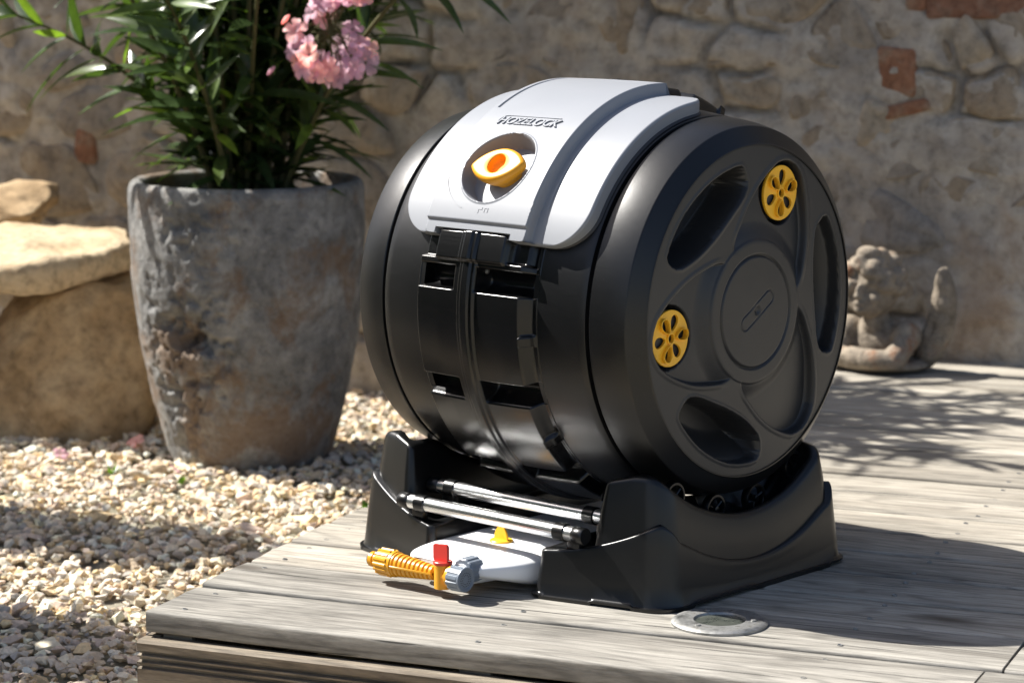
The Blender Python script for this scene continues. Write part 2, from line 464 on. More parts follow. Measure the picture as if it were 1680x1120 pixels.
# dark timber joists that carry the boards
for s in np.arange(.02, 4.6, .45):
    V, F = box(s, s+.045, .016, 2.6, -.16, -.0335); obj('joist', V, F, M['fascia'], deck, False)
V, F = box(-.004, .016, .014, 2.6, -.16, -.036); obj('fascia_board', V, F, M['fascia'], deck, False)

# ---- gravel: many thousand chips, one mass
def chip_variants(k=14):
    out = []
    for i in range(k):
        bm = bmesh.new()
        for _ in range(15):
            v = Vector(RNG.normal(size=3)); v.normalize(); v *= .5*RNG.uniform(.72, 1.08)
            bm.verts.new(v)
        res = bmesh.ops.convex_hull(bm, input=bm.verts)
        bmesh.ops.delete(bm, geom=[e for e in res['geom_interior'] if isinstance(e, bmesh.types.BMVert)], context='VERTS')
        bmesh.ops.triangulate(bm, faces=bm.faces); bm.verts.index_update()
        out.append((np.array([v.co[:] for v in bm.verts]), np.array([[v.index for v in f.verts] for f in bm.faces])))
        bm.free()
    return out
def gravel():
    var = chip_variants()
    pal = np.array([(.62, .50, .36), (.70, .60, .46), (.56, .43, .29), (.66, .57, .47), (.52, .44, .36), (.74, .68, .58), (.58, .46, .38), (.44, .40, .36), (.66, .50, .30)])
    Vs, Fs, Cs, b = [], [], [], 0
    for layer, (n, zz) in enumerate(((17500, -.005), (20500, .002))):
        t = RNG.uniform(-.5, 2.55, n); u = RNG.uniform(0, 1, n)
        smin = -1.15-.68*np.maximum(t, 0); smax = np.where(t < -.03, 1.0, -.012)
        s = smin+(smax-smin)*u
        keep = RNG.uniform(0, 1, n) < (smax-smin)/3.0
        s, t = s[keep], t[keep]
        for si, ti in zip(s, t):
            v, f = var[RNG.integers(len(var))]
            d = .0180*np.exp(RNG.normal()*.34)
            sc = np.array([1.12, .9, .62])*d*RNG.uniform(.8, 1.2, 3)
            a = RNG.uniform(0, 6.28); rx = RNG.normal()*.45
            p = v*sc
            ca, sa = np.cos(rx), np.sin(rx); p = np.stack([p[:, 0], p[:, 1]*ca-p[:, 2]*sa, p[:, 1]*sa+p[:, 2]*ca], -1)
            ca, sa = np.cos(a), np.sin(a); p = np.stack([p[:, 0]*ca-p[:, 1]*sa, p[:, 0]*sa+p[:, 1]*ca, p[:, 2]], -1)
            P = DO+E1*si+E2*ti
            p += (P.x, P.y, GZ+zz+RNG.uniform(-.004, .004))
            c = pal[RNG.integers(len(pal))]*RNG.uniform(1.0, 1.4)*np.array([1.0, .985, .94])
            Vs.append(p); Fs.append(f+b); Cs.append(np.tile(c, (len(p), 1))); b += len(p)
    V = np.concatenate(Vs); F = np.concatenate(Fs); Cc = np.clip(np.concatenate(Cs), 0, .85)
    me = bpy.data.meshes.new('gravel')
    me.vertices.add(len(V)); me.vertices.foreach_set('co', V.ravel())
    me.loops.add(F.size); me.loops.foreach_set('vertex_index', F.ravel().astype(np.int32))
    me.polygons.add(len(F)); me.polygons.foreach_set('loop_start', np.arange(0, F.size, 3, dtype=np.int32))
    me.update(calc_edges=True)
    me.polygons.foreach_set('use_smooth', np.zeros(len(F), bool))
    ca = me.color_attributes.new('tone', 'FLOAT_COLOR', 'POINT')
    ca.data.foreach_set('color', np.concatenate([Cc, np.ones((len(Cc), 1))], 1).ravel())
    o = link('gravel', me, M['gravel']); tag(o, 'pale beige stone chippings left of the deck', 'gravel', kind='stuff')
gravel()

# ---- old rubble wall
WT = 2.50                                    # wall face, in deck coordinates
wall = thing('stone_wall', 'old rubble stone wall patched with lime mortar behind the deck', 'wall', D(0, WT, 0), (0, 0, BA))
def wall_build():
    sites = []; zz = -.16
    while zz < 1.25:
        hrow = random.uniform(.07, .20); x = -2.8+random.uniform(0, .2)
        while x < 2.2:
            wd = random.choice([random.uniform(.07, .13), random.uniform(.14, .26), random.uniform(.22, .38)])
            sites.append((x+wd/2+random.uniform(-.03, .03), zz+hrow/2+random.uniform(-.04, .04))); x += wd
        zz += hrow
    P = np.array(sites); A = np.array([1.0, 1.45]); PA = P*A
    def sheet(s0, s1, ns, z0, z1, nz, fine):
        S, Z = np.meshgrid(np.linspace(s0, s1, ns), np.linspace(z0, z1, nz), indexing='ij')
        Q = np.stack([S, Z, 0*S], -1)
        dp = .026*fbm(Q, 2.6, 5, 3)+.016*fbm(Q, 9, 4, 9)-.014*np.abs(fbm(Q, 5, 4, 21))
        if fine:                                # joints partly washed out along the stones
            W2 = np.stack([S, Z], -1)+.02*np.stack([fbm(Q, 12, 3, 41), fbm(Q, 12, 3, 43)], -1)
            q = (W2*A).reshape(-1, 2); d1 = np.full(len(q), 9.0); d2 = d1.copy()
            for p in PA:
                d = np.hypot(q[:, 0]-p[0], q[:, 1]-p[1]); lo = d < d1
                d2 = np.where(lo, d1, np.minimum(d2, d)); d1 = np.where(lo, d, d1)
            bord = ((d2-d1)/2).reshape(S.shape)
            dp = dp-.030*sst(.016, .003, bord)*sst(-.05, .28, fbm(Q, 3.2, 3, 61))+.006*fbm(Q, 30, 3, 71)
        fade = np.minimum(np.minimum(S-s0, s1-S), 1)
        return np.stack([S, -dp, Z], -1).reshape(-1, 3), [list(q) for q in gridF(ns, nz)]
    Vb, Fb = box(-4.2, 4.6, .06, .45, -.3, 2.29)
    V, F = merge([sheet(-2.8, 2.2, 560, -.3, 1.2, 170, True), sheet(-4.2, -2.8, 60, -.3, 1.2, 60, False), sheet(2.2, 4.6, 100, -.3, 1.2, 60, False), sheet(-4.2, 4.6, 300, 1.2, 2.3, 50, False), (Vb, Fb)])
    obj('mortar', V, F, M['mortar'], wall)
    for i in range(len(P)):
        c = PA[i]
        poly = [np.array(q) for q in ((c[0]-.4, c[1]-.4), (c[0]+.4, c[1]-.4), (c[0]+.4, c[1]+.4), (c[0]-.4, c[1]+.4))]
        dd = np.hypot(*(PA-c).T); nb = np.argsort(dd)[1:16]
        for j in nb:
            mid = (c+PA[j])/2; nn = PA[j]-c; out = []
            for k in range(len(poly)):
                p, q = poly[k], poly[(k+1) % len(poly)]; a, b = (p-mid)@nn, (q-mid)@nn
                if a <= 0: out.append(p)
                if a*b < 0: out.append(p+(q-p)*a/(a-b))
            poly = out
            if len(poly) < 3: break
        if len(poly) < 3: continue
        if random.random() < .17: continue                     # plastered over
        poly = np.array(poly)/A; cc = poly.mean(0)
        shrink = random.uniform(.82, .97)
        out = chaikin(cc+(poly-cc)*shrink, 2)
        ang = np.arctan2(out[:, 1]-cc[1], out[:, 0]-cc[0]); out = out[np.argsort(ang)]
        if len(out) > 26: out = out[::2]
        m = len(out); q3 = np.concatenate([out*14, np.full((m, 1), i*3.1)], 1)
        out = cc+(out-cc)*(1+.16*vnoise(q3, 5)[:, None]+.07*vnoise(q3*2.7, 15)[:, None])
        proud = random.choice([-.012, -.008, -.004, .000, .004, .009])
        V = []
        for sc_, h in ((1.0, -.03), (.97, proud*.2-.008), (.86, proud*.8-.002), (.5, proud)):
            q = cc+(out-cc)*sc_
            hn = h+(.012*vnoise(np.concatenate([q*16, np.full((m, 1), i)], 1), 8)+.006*vnoise(np.concatenate([q*50, np.full((m, 1), i)], 1), 18))*(h > -.02)
            V += [(a, -b, zz_) for (a, zz_), b in zip(q, hn)]
        V.append((cc[0], -proud, cc[1]))
        F = [list(f) for f in gridF(4, m, False, True)]+[[3*m+(k+1) % m, 3*m+k, 4*m] for k in range(m)]
        V = np.array(V); base = np.array([cc[0], 0, cc[1]])
        o = obj('stone', V, F, M['wallstone'], wall, True, None, base); o.location = base
    for k_, (s_, z_, w_, h_, a_) in enumerate(((.43, .625, .085, .10, .12), (.455, .545, .085, .03, -.12), (.60, .765, .21, .055, .02), (.47, .79, .04, .07, .1), (-1.60, .40, .06, .09, .1), (-1.22, .62, .10, .05, .05))):
        V, F = rbox(-w_/2, w_/2, -.006, .06, -h_/2, h_/2, .009, 3)
        V = V+np.array([.014, .006, .012])*np.stack([vnoise(V*24+s_*9, k) for k in (1, 2, 3)], -1)
        o = obj('brick', V, F, M['brick'], wall); o.location = (s_, 0, z_); o.rotation_euler = (0, a_, 0)
wall_build()

# ---- rocks heaped against the wall on the left
def rock(name, label, center, size, rot, seed, mat, amp=.12, box_=.5, facets=9, group=None, cat='rock', dlo=.66, flat=1.0):
    bm = bmesh.new(); bmesh.ops.create_icosphere(bm, subdivisions=5, radius=1)
    V = np.array([v.co[:] for v in bm.verts]); F = [[v.index for v in f.verts] for f in bm.faces]; bm.free()
    rg = np.random.default_rng(seed)
    p = 2+box_*8
    V = V/((np.abs(V)**p).sum(1)**(1/p))[:, None]                # towards a rough block
    for _ in range(facets):                                        # broken flat faces
        n = rg.normal(size=3)*np.array([1, 1, flat]); n /= np.linalg.norm(n); d = rg.uniform(dlo, .98)
        k = V@n-d; V = V-np.where(k > 0, k, 0)[:, None]*n
    nn = V/np.linalg.norm(V, axis=1)[:, None]
    V = V+nn*(amp*.7*fbm(V, 1.4, 3, seed)+amp*.45*fbm(V, 5, 5, seed+5, .6)-amp*.55*np.abs(fbm(V, 2.6, 4, seed+9)))[:, None]
    V = V*np.array(size)
    o = obj(name, V, F, mat); o.location = center; o.rotation_euler = rot
    tag(o, label, cat, group); return o
def hull_rock(name, label, pts, mat, seed, amp=.010, cuts=4):
    """angular stone: hull of corner points (right, away, up as the camera sees them), subdivided and roughened"""
    bm = bmesh.new()
    for p in pts: bm.verts.new(p)
    r_ = bmesh.ops.convex_hull(bm, input=bm.verts)
    bmesh.ops.delete(bm, geom=list({e for e in r_['geom_interior']+r_['geom_unused'] if isinstance(e, bmesh.types.BMVert)}), context='VERTS')
    bmesh.ops.triangulate(bm, faces=bm.faces)
    for k in range(cuts):
        bmesh.ops.subdivide_edges(bm, edges=[e for e in bm.edges if e.calc_length() > .016], cuts=1, use_grid_fill=True, smooth=.10 if k < 2 else 0)
        bmesh.ops.triangulate(bm, faces=bm.faces)
        bmesh.ops.smooth_vert(bm, verts=bm.verts, factor=.10 if k < 3 else .3, use_axis_x=True, use_axis_y=True, use_axis_z=True)
    bmesh.ops.recalc_face_normals(bm, faces=bm.faces)
    bm.normal_update(); bm.verts.index_update()
    V = np.array([v.co[:] for v in bm.verts]); Nn = np.array([v.normal[:] for v in bm.verts]); F = [[v.index for v in f.verts] for f in bm.faces]; bm.free()
    V = V+Nn*(amp*1.4*fbm(V, 6, 4, seed)+amp*.9*fbm(V, 22, 4, seed+3, .6)-amp*1.5*np.abs(fbm(V, 10, 3, seed+8)))[:, None]
    o = obj(name, V, F, mat, None, True, 50); o.location = (-2.0, .55, GZ); o.rotation_euler = (0, 0, .7315)
    tag(o, label, 'rock'); return o
hull_rock('boulder', 'large angular brown sandstone boulder on the gravel under the flat slab', [(-.27, .02, -.02), (-.03, -.03, -.02), (.06, -.04, -.02), (.185, .05, -.02), (.18, .36, -.02), (-.25, .36, -.02), (.055, -.035, .06), (.01, .035, .325), (.165, .07, .20), (.135, .12, .325), (-.085, .05, .27), (-.22, .10, .13), (.11, .34, .33), (-.16, .34, .28), (.175, .30, .24)], M['rock'], 3, .013)
hull_rock('rock_slab', 'broad flat pale sandstone slab lying across the boulder left of the pot', [(-.26, -.03, .382), (-.07, -.07, .385), (.085, .10, .398), (.125, .19, .400), (.07, .46, .415), (-.36, .46, .41), (-.26, -.02, .315), (-.07, -.05, .318), (.10, .12, .345), (.13, .21, .345), (.06, .44, .34), (-.36, .44, .33), (-.40, .2, .39)], M['rockpale'], 17, .009)
c = D(-1.68, 1.86, .03)
rock('boulder', 'dark boulder at the left picture edge beside the large brown boulder', c, (.17, .2, .12), (0, R_(10), BA), 31, M['rock'], .14, .3, 16, dlo=.55)
c = D(-1.74, 2.30, .25)
rock('rock', 'rough brown stone behind the flat slab against the wall', c, (.19, .09, .065), (R_(10), 0, BA), 44, M['rock'], .16, .4)
c = Vector((-2.0, .55, GZ))+_rt*(-.115)+Vector((-_rt.y, _rt.x, 0))*.18+Vector((0, 0, .408))
rock('pebble', 'small brown stone lying on top of the flat slab', c, (.030, .018, .015), (0, 0, .4), 61, M['rock'], .15, .4, cat='stone')
# ---- planter
POT = D(-.765, 1.765, GZ)
pot = thing('planter_pot', 'tall grey weathered concrete planter standing on the gravel', 'planter', POT)
def make_pot():
    hgt = .585
    prof = [(0, .166), (.02, .174), (.12, .203), (.25, .229), (.38, .243), (.48, .2465), (.565, .2455), (.578, .242), (.585, .235), (.585, .222), (.578, .214), (.54, .211), (.46, .208)]
    pr = np.array(prof); tt = np.concatenate([[0], np.cumsum(np.hypot(*np.diff(pr, axis=0).T))])
    ts = np.linspace(0, tt[-1], 210); A = np.stack([np.interp(ts, tt, pr[:, 0]), np.interp(ts, tt, pr[:, 1])], -1)
    n = 380
    def mod(a, r, T):
        P = np.stack([np.cos(T)*.24, np.sin(T)*.24, a], -1)
        outer = (ts < np.interp(9, np.arange(13), tt))[:, None]
        d = .0045*fbm(P, 9, 5, 2)+.0016*fbm(P, 50, 3, 7)
        # eaten away patch on the side towards the sun and the camera
        ang = T-math.atan2(CAM.y-POT.y, CAM.x-POT.x); ang = (ang+np.pi) % (2*np.pi)-np.pi
        # left of the centre line seen from the camera = negative angle
        w_ = np.exp(-((ang+.62)/.42)**2-((a-.275)/.11)**2)+.5*np.exp(-((ang+.78)/.3)**2-((a-.12)/.10)**2)+.35*np.exp(-((ang+.45)/.35)**2-((a-.50)/.06)**2)
        pit = np.clip(fbm(P, 26, 3, 33)-.02, 0, 1); pit2 = np.clip(fbm(P, 55, 2, 37)-.08, 0, 1)
        d = d-w_*(.085*pit+.040*pit2)
        return r+np.where(outer, d, d*.3)
    V, F = lathe(A, n, mod=mod, cap=False)
    V = np.vstack([V, [[0, 0, .0]]]); k = len(V)-1
    F = [list(f) for f in F]+[[k, (j+1) % n, j] for j in range(n)]
    obj('pot_shell', V, F, M['pot'], pot)
    rr = np.linspace(0.001, .2085, 26); th = np.linspace(0, 2*np.pi, 80, endpoint=False)
    Rr, T = np.meshgrid(rr, th, indexing='ij'); P = np.stack([Rr*np.cos(T), Rr*np.sin(T), 0*T], -1)
    P[..., 2] = .545+.016*fbm(P, 14, 4, 3)
    obj('soil', P, [f for f in gridF(26, 80, False, True, True)], M['soil'], pot)
make_pot()

# ---- oleander
def leaf_mesh(name, L, W, curl, mat, seg=6):
    V = []
    for i in range(seg+1):
        t = i/seg; wd = W*.5*(math.sin(math.pi*min(t**.85, 1))**.8 if 0 < t < 1 else .02); zc = -curl*L*t*t
        V += [(t*L, -wd, zc+wd*.35), (t*L, 0, zc), (t*L, wd, zc+wd*.35)]
    F = []
    for i in range(seg):
        a = 3*i; F += [(a, a+3, a+4, a+1), (a+1, a+4, a+5, a+2)]
    return make_mesh(name, V, F)
ole = thing('oleander_shrub', 'leafy green oleander with pink blossom growing in the concrete planter', 'shrub', POT+Vector((0, 0, .54)))
LM = [leaf_mesh('leaf', L, W_, c_, None) for L, W_, c_ in ((.165, .030, .08), (.15, .032, .18), (.17, .028, .28), (.13, .027, .02), (.14, .029, .40))]
for me in LM: me.materials.append(M['leaf'])
LY = [leaf_mesh('leaf', L, W_, c_, None) for L, W_, c_ in ((.11, .022, .05), (.13, .021, .2))]
for me in LY: me.materials.append(M['youngleaf'])
def make_oleander():
    rg = random.Random(5)
    view = (CAM-POT); view.z = 0; view.normalize(); side = Vector((-view.y, view.x, 0))      # side points right in the picture
    allm = []
    n_st = 33
    for k in range(n_st):
        az = 2*math.pi*k/n_st+rg.uniform(-.2, .2)
        lean = rg.uniform(.05, .50) if k % 3 else rg.uniform(.55, 1.15)
        Ls = rg.uniform(.95, 1.40)*(1.0 if k % 3 else .62)
        base = Vector((math.cos(az), math.sin(az), 0))*rg.uniform(.01, .10)
        dirh = (Vector((math.cos(az), math.sin(az), 0))+(E2*.35 if k % 3 else Vector())).normalized()
        pts = []; p = base.copy(); n = 12
        for i in range(n+1):
            pts.append(p.copy()); t = i/n
            a = lean*(.45+.7*t)
            p = p+(dirh*math.sin(a)+Vector((0, 0, math.cos(a))))*(Ls/n)
        V, F = tube([q[:] for q in pts], np.linspace(.007, .0028, n+1), 6)
        obj('stem', V, F, M['stem'], ole)
        d = rg.uniform(.03, .07)
        while d < Ls+.01:
            t = min(d/Ls*n, n-.001); i = int(t); q = pts[i].lerp(pts[i+1], t-i); ax = (pts[i+1]-pts[i]).normalized()
            a0 = rg.uniform(0, 6.28)
            for j in range(3 if d > .12 else 2):
                ph = a0+j*2.094+rg.uniform(-.25, .25)
                up = ax.orthogonal().normalized(); rad = Matrix.Rotation(ph, 3, ax) @ up
                el = rg.uniform(.35, .95) if d < Ls*.85 else rg.uniform(.9, 1.2)
                ld = (rad*math.cos(el)+ax*math.sin(el)).normalized()
                ld.z -= rg.uniform(0, .30)*(1-d/Ls); ld.normalize()
                yv = ld.cross(ax).normalized() if abs(ld.dot(ax)) < .98 else ld.orthogonal().normalized()
                zv = ld.cross(yv)
                if zv.dot(ax) < 0: yv, zv = -yv, -zv
                s = rg.uniform(.75, 1.15)*(1 if d < Ls*.9 else .8)
                mm = Matrix((ld, yv, zv)).transposed().to_4x4() @ Matrix.Scale(s, 4); mm.translation = q
                young = rg.random() < (.18 if d < Ls*.8 else .4)
                allm.append((mm, young, rg.randrange(5)))
            d += rg.uniform(.034, .056)
    # nothing in front of the blossom
    fw_ = Vector((-1.315, .701, .70))+(CAM-Vector((-1.315, .701, .70))).normalized()*.10
    vd_ = (CAM-fw_).normalized()
    def clear(it):
        for k in (0, .5, 1):
            q = ole.location+(it[0] @ Vector((.15*k, 0, 0)))-fw_-Vector((0, 0, .03)); al = q.dot(vd_)
            if al > -.05 and (q-vd_*al).length < .115: return False
            al = q.dot(TO_SUN)
            if al > 0 and (q-TO_SUN*al).length < .10: return False
        return True
    allm = [it for it in allm if clear(it)]
    # the leaves that show largest from the picture side stay single pieces
    def score(it):
        q = it[0].translation; tip = it[0] @ Vector((.14, 0, 0))
        z = q.z+POT.z+.54
        return (q.dot(view)) - (5 if z > .86 else 0)+.9*abs((tip-q).dot(side))
    allm.sort(key=score, reverse=True)
    for mm, y, v in allm[:300]:
        o = link('leaf', LY[v % 2] if y else LM[v], None, ole); o.matrix_local = mm
    for y, nm in ((False, 'foliage'), (True, 'young_foliage')):
        Vs, Fs, b = [], [], 0
        for mm, yy, v in allm[300:]:
            if yy != y: continue
            me = LY[v % 2] if yy else LM[v]
            A = np.array(mm); P = np.array([q.co[:] for q in me.vertices])@A[:3, :3].T+A[:3, 3]
            Vs.append(P); Fs += [[k+b for k in f.vertices] for f in me.polygons]; b += len(P)
        if Vs:
            o = obj(nm, np.concatenate(Vs), Fs, M['youngleaf'] if y else M['leaf'], ole); o['kind'] = 'stuff'
    # blossom
    fl = fw_-ole.location
    pet = []
    V, F = [], []
    for j in range(5):
        a = j*2*math.pi/5; ca, sa = math.cos(a), math.sin(a); b = len(V)
        for (r_, w_, z_) in ((.003, .004, 0), (.012, .013, .004), (.020, .018, .005), (.026, .011, .002)):
            for q, zz in ((-w_/1.6, .002), (0, 0), (w_/1.6, .002)):
                x, y = r_, q+.25*r_*.6
                V.append((x*ca-y*sa, x*sa+y*ca, z_+zz+(j % 2)*.001))
        F += [(b+3*i+k, b+3*i+3+k, b+3*i+4+k, b+3*i+1+k) for i in range(3) for k in range(2)]
    fm = make_mesh('flower', V, F); fm.materials.append(M['petal'])
    vd = (CAM-Vector((-1.315, .701, .70))).normalized()
    sx = Vector((-vd.y, vd.x, 0)).normalized(); sz = Vector((0, 0, 1))
    spots = []
    for a, r_ in [(x, .062) for x in np.linspace(-3.7, .55, 15)]+[(x, .036) for x in np.linspace(-3.2, .2, 7)]:
        spots.append((r_*math.cos(a)*1.05+rg.uniform(-.01, .01), r_*math.sin(a)*1.0-.005+rg.uniform(-.01, .01)))
    for _ in range(14): spots.append((.018+rg.gauss(0, .022), .085+rg.gauss(0, .022)))
    stems = []
    for (u, v) in spots:
        dp = rg.uniform(-.025, .025)
        c_ = fl+sx*u+sz*v+vd*dp
        nrm = (vd*.75+TO_SUN*.55+sx*(u*6)+sz*(v*5-.05)+Vector((rg.uniform(-.4, .4), rg.uniform(-.4, .4), rg.uniform(-.3, .3)))).normalized()
        q = nrm.to_track_quat('Z', 'Y')
        o = link('flower', fm, None, ole); o.location = c_; o.rotation_euler = (q.to_matrix() @ Matrix.Rotation(rg.uniform(0, 6), 3, 'Z')).to_euler()
        o.scale = (rg.uniform(.82, 1.08),)*3
        V, F = tube([(fl+sz*.02)[:], (fl+sx*u*.5+sz*(v*.5+.03)+vd*dp*.5-vd*.01)[:], (c_-nrm*.004)[:]], .0014, 5); stems.append((V, F))
    top = fl+sz*.02
    stems.append(tube([(top)[:], (top-vd*.05+sz*.03)[:], (top-vd*.16+sz*.0-sx*.05)[:], (top-vd*.25-sz*.12-sx*.07)[:], (-vd*.02+sz*.05)[:]], .0028, 6))
    V, F = merge(stems); obj('flower_stalk', V, F, M['stem'], ole)
    for (u, v) in ((-.085, .05), (-.05, .115), (-.115, -.05)):                          # buds
        c_ = fl+sx*u+sz*v
        V, F = lathe([(-.012, .0012), (-.006, .0035), (.004, .0045), (.012, .001)], 8, (0, 0, 0))
        o = obj('flower_bud', V, F, M['petal'], ole); o.location = c_; o.rotation_euler = (rg.uniform(-1, 1), rg.uniform(-1, 1), 0)
make_oleander()

# fallen blossoms and tufts of weed on the gravel
for k, (s, t, lab) in enumerate(((-1.018, 1.72, 'fallen pink blossom on the gravel at the foot of the planter'), (-1.10, 1.55, 'withered pink blossom lying on the gravel near the boulder'), (-.80, 1.50, 'faded pink petal on the gravel in front of the planter'))):
    o = link('fallen_flower', bpy.data.meshes['flower'], None); o.location = D(s, t, GZ+.014); o.rotation_euler = (.5, .3*k, k); o.scale = (.8-.12*k,)*3
    tag(o, lab, 'flower', 'blossoms dropped on the gravel')
def weed(s, t, lab, n, sz, seed):
    rg = random.Random(seed); V, F = [], []
    for k in range(n):
        a = rg.uniform(0, 6.28); el = rg.uniform(.2, 1.2); L = sz*rg.uniform(.6, 1.1); b = len(V)
        d = Vector((math.cos(a)*math.cos(el), math.sin(a)*math.cos(el), math.sin(el))); sd = Vector((-math.sin(a), math.cos(a), 0))*L*.2
        for q in (Vector(), d*L*.5+sd, d*L, d*L*.5-sd): V.append(q[:])
        F.append((b, b+1, b+2, b+3))
    o = obj('weed', V, F, M['weed'], None, False); o.location = D(s, t, GZ); tag(o, lab, 'weed', 'weeds in the gravel')
weed(-.93, 1.47, 'low green weed in the gravel left of the planter shadow', 16, .03, 1)
weed(-.75, 1.44, 'tiny green weed in the gravel in front of the planter', 10, .025, 2)
weed(-.30, 1.36, 'small bright green weed in the gravel near the deck edge', 16, .03, 3)

# ---- shrubs just out of the picture on the left; their shade lies across the gravel
def shade_shrub(s, t, hgt, rad, lab, seed, n=420):
    rg = random.Random(seed)
    o = thing('clipped_shrub', lab, 'shrub', D(s, t, GZ), group='shrubs beside the gravel')
    st = []
    for k in range(7):
        a = k*.9; st.append(tube([(0, 0, 0), (math.cos(a)*rad*.3, math.sin(a)*rad*.3, hgt*.5), (math.cos(a)*rad*.6, math.sin(a)*rad*.6, hgt*.9)], (.01, .007, .004), 6))
    V, F = merge(st); obj('stem', V, F, M['stem'], o)
    Vs, Fs, b = [], [], 0
    P0 = np.array([q.co[:] for q in LM[0].vertices]); F0 = [list(f.vertices) for f in LM[0].polygons]
    for k in range(n):
        a = rg.uniform(0, 6.28); r_ = rad*math.sqrt(rg.random()); z = hgt*rg.uniform(.12, 1.0); r_ *= 1-.35*(z/hgt)**3
        A = np.array(Euler((rg.uniform(-.6, .6), rg.uniform(-1.2, .3), rg.uniform(0, 6.28))).to_matrix())*rg.uniform(.6, .95)
        P = P0@A.T+np.array([r_*math.cos(a), r_*math.sin(a), z]); Vs.append(P); Fs += [[q+b for q in f] for f in F0]; b += len(P)
    q = obj('foliage', np.concatenate(Vs), Fs, M['leaf'], o); q['kind'] = 'stuff'
shade_shrub(-1.70, 1.0, 1.42, .15, 'slim upright shrub left of the picture beside the gravel', 3, 900)
shade_shrub(-1.08, .30, 1.02, .19, 'low rounded shrub left of the picture near the deck corner', 4, 800)
shade_shrub(-2.25, 1.72, 1.0, .12, 'small shrub left of the picture behind the dark boulder', 6, 500)
def hedge():  # added out of view: darkens what the drum mirrors, shades the front gravel
    hd = thing('added_hedge', 'unseen dark hedge left of the camera, added to darken the drum reflections and shade the gravel', 'hedge', D(-2.95, -2.75, GZ), (0, 0, BA))
    u = np.linspace(-2.7, 2.7, 90); v = np.linspace(0, 1, 60)
    prof = np.array([(-.45, 0), (-.55, .8), (-.5, 2.0), (-.35, 2.75), (0, 2.95), (.35, 2.75), (.5, 2.0), (.55, .8), (.45, 0)])
    tt = np.linspace(0, 8, 60); yy = np.interp(tt, np.arange(9), prof[:, 0]); zz = np.interp(tt, np.arange(9), prof[:, 1])
    P = np.zeros((90, 60, 3)); P[..., 1] = u[:, None]; P[..., 0] = yy; P[..., 2] = zz
    d = .10*fbm(P, 2.2, 4, 4)+.07*fbm(P, 11, 2, 8); P[..., 0] += d*np.sign(yy+1e-6); P[..., 2] += d*.6*(zz > .1)
    F = [list(f) for f in gridF(90, 60)]+[list(range(60)), list(range(89*60, 90*60))[::-1]]
    obj('foliage', P, F, M['leaf'], hd, False)
hedge()

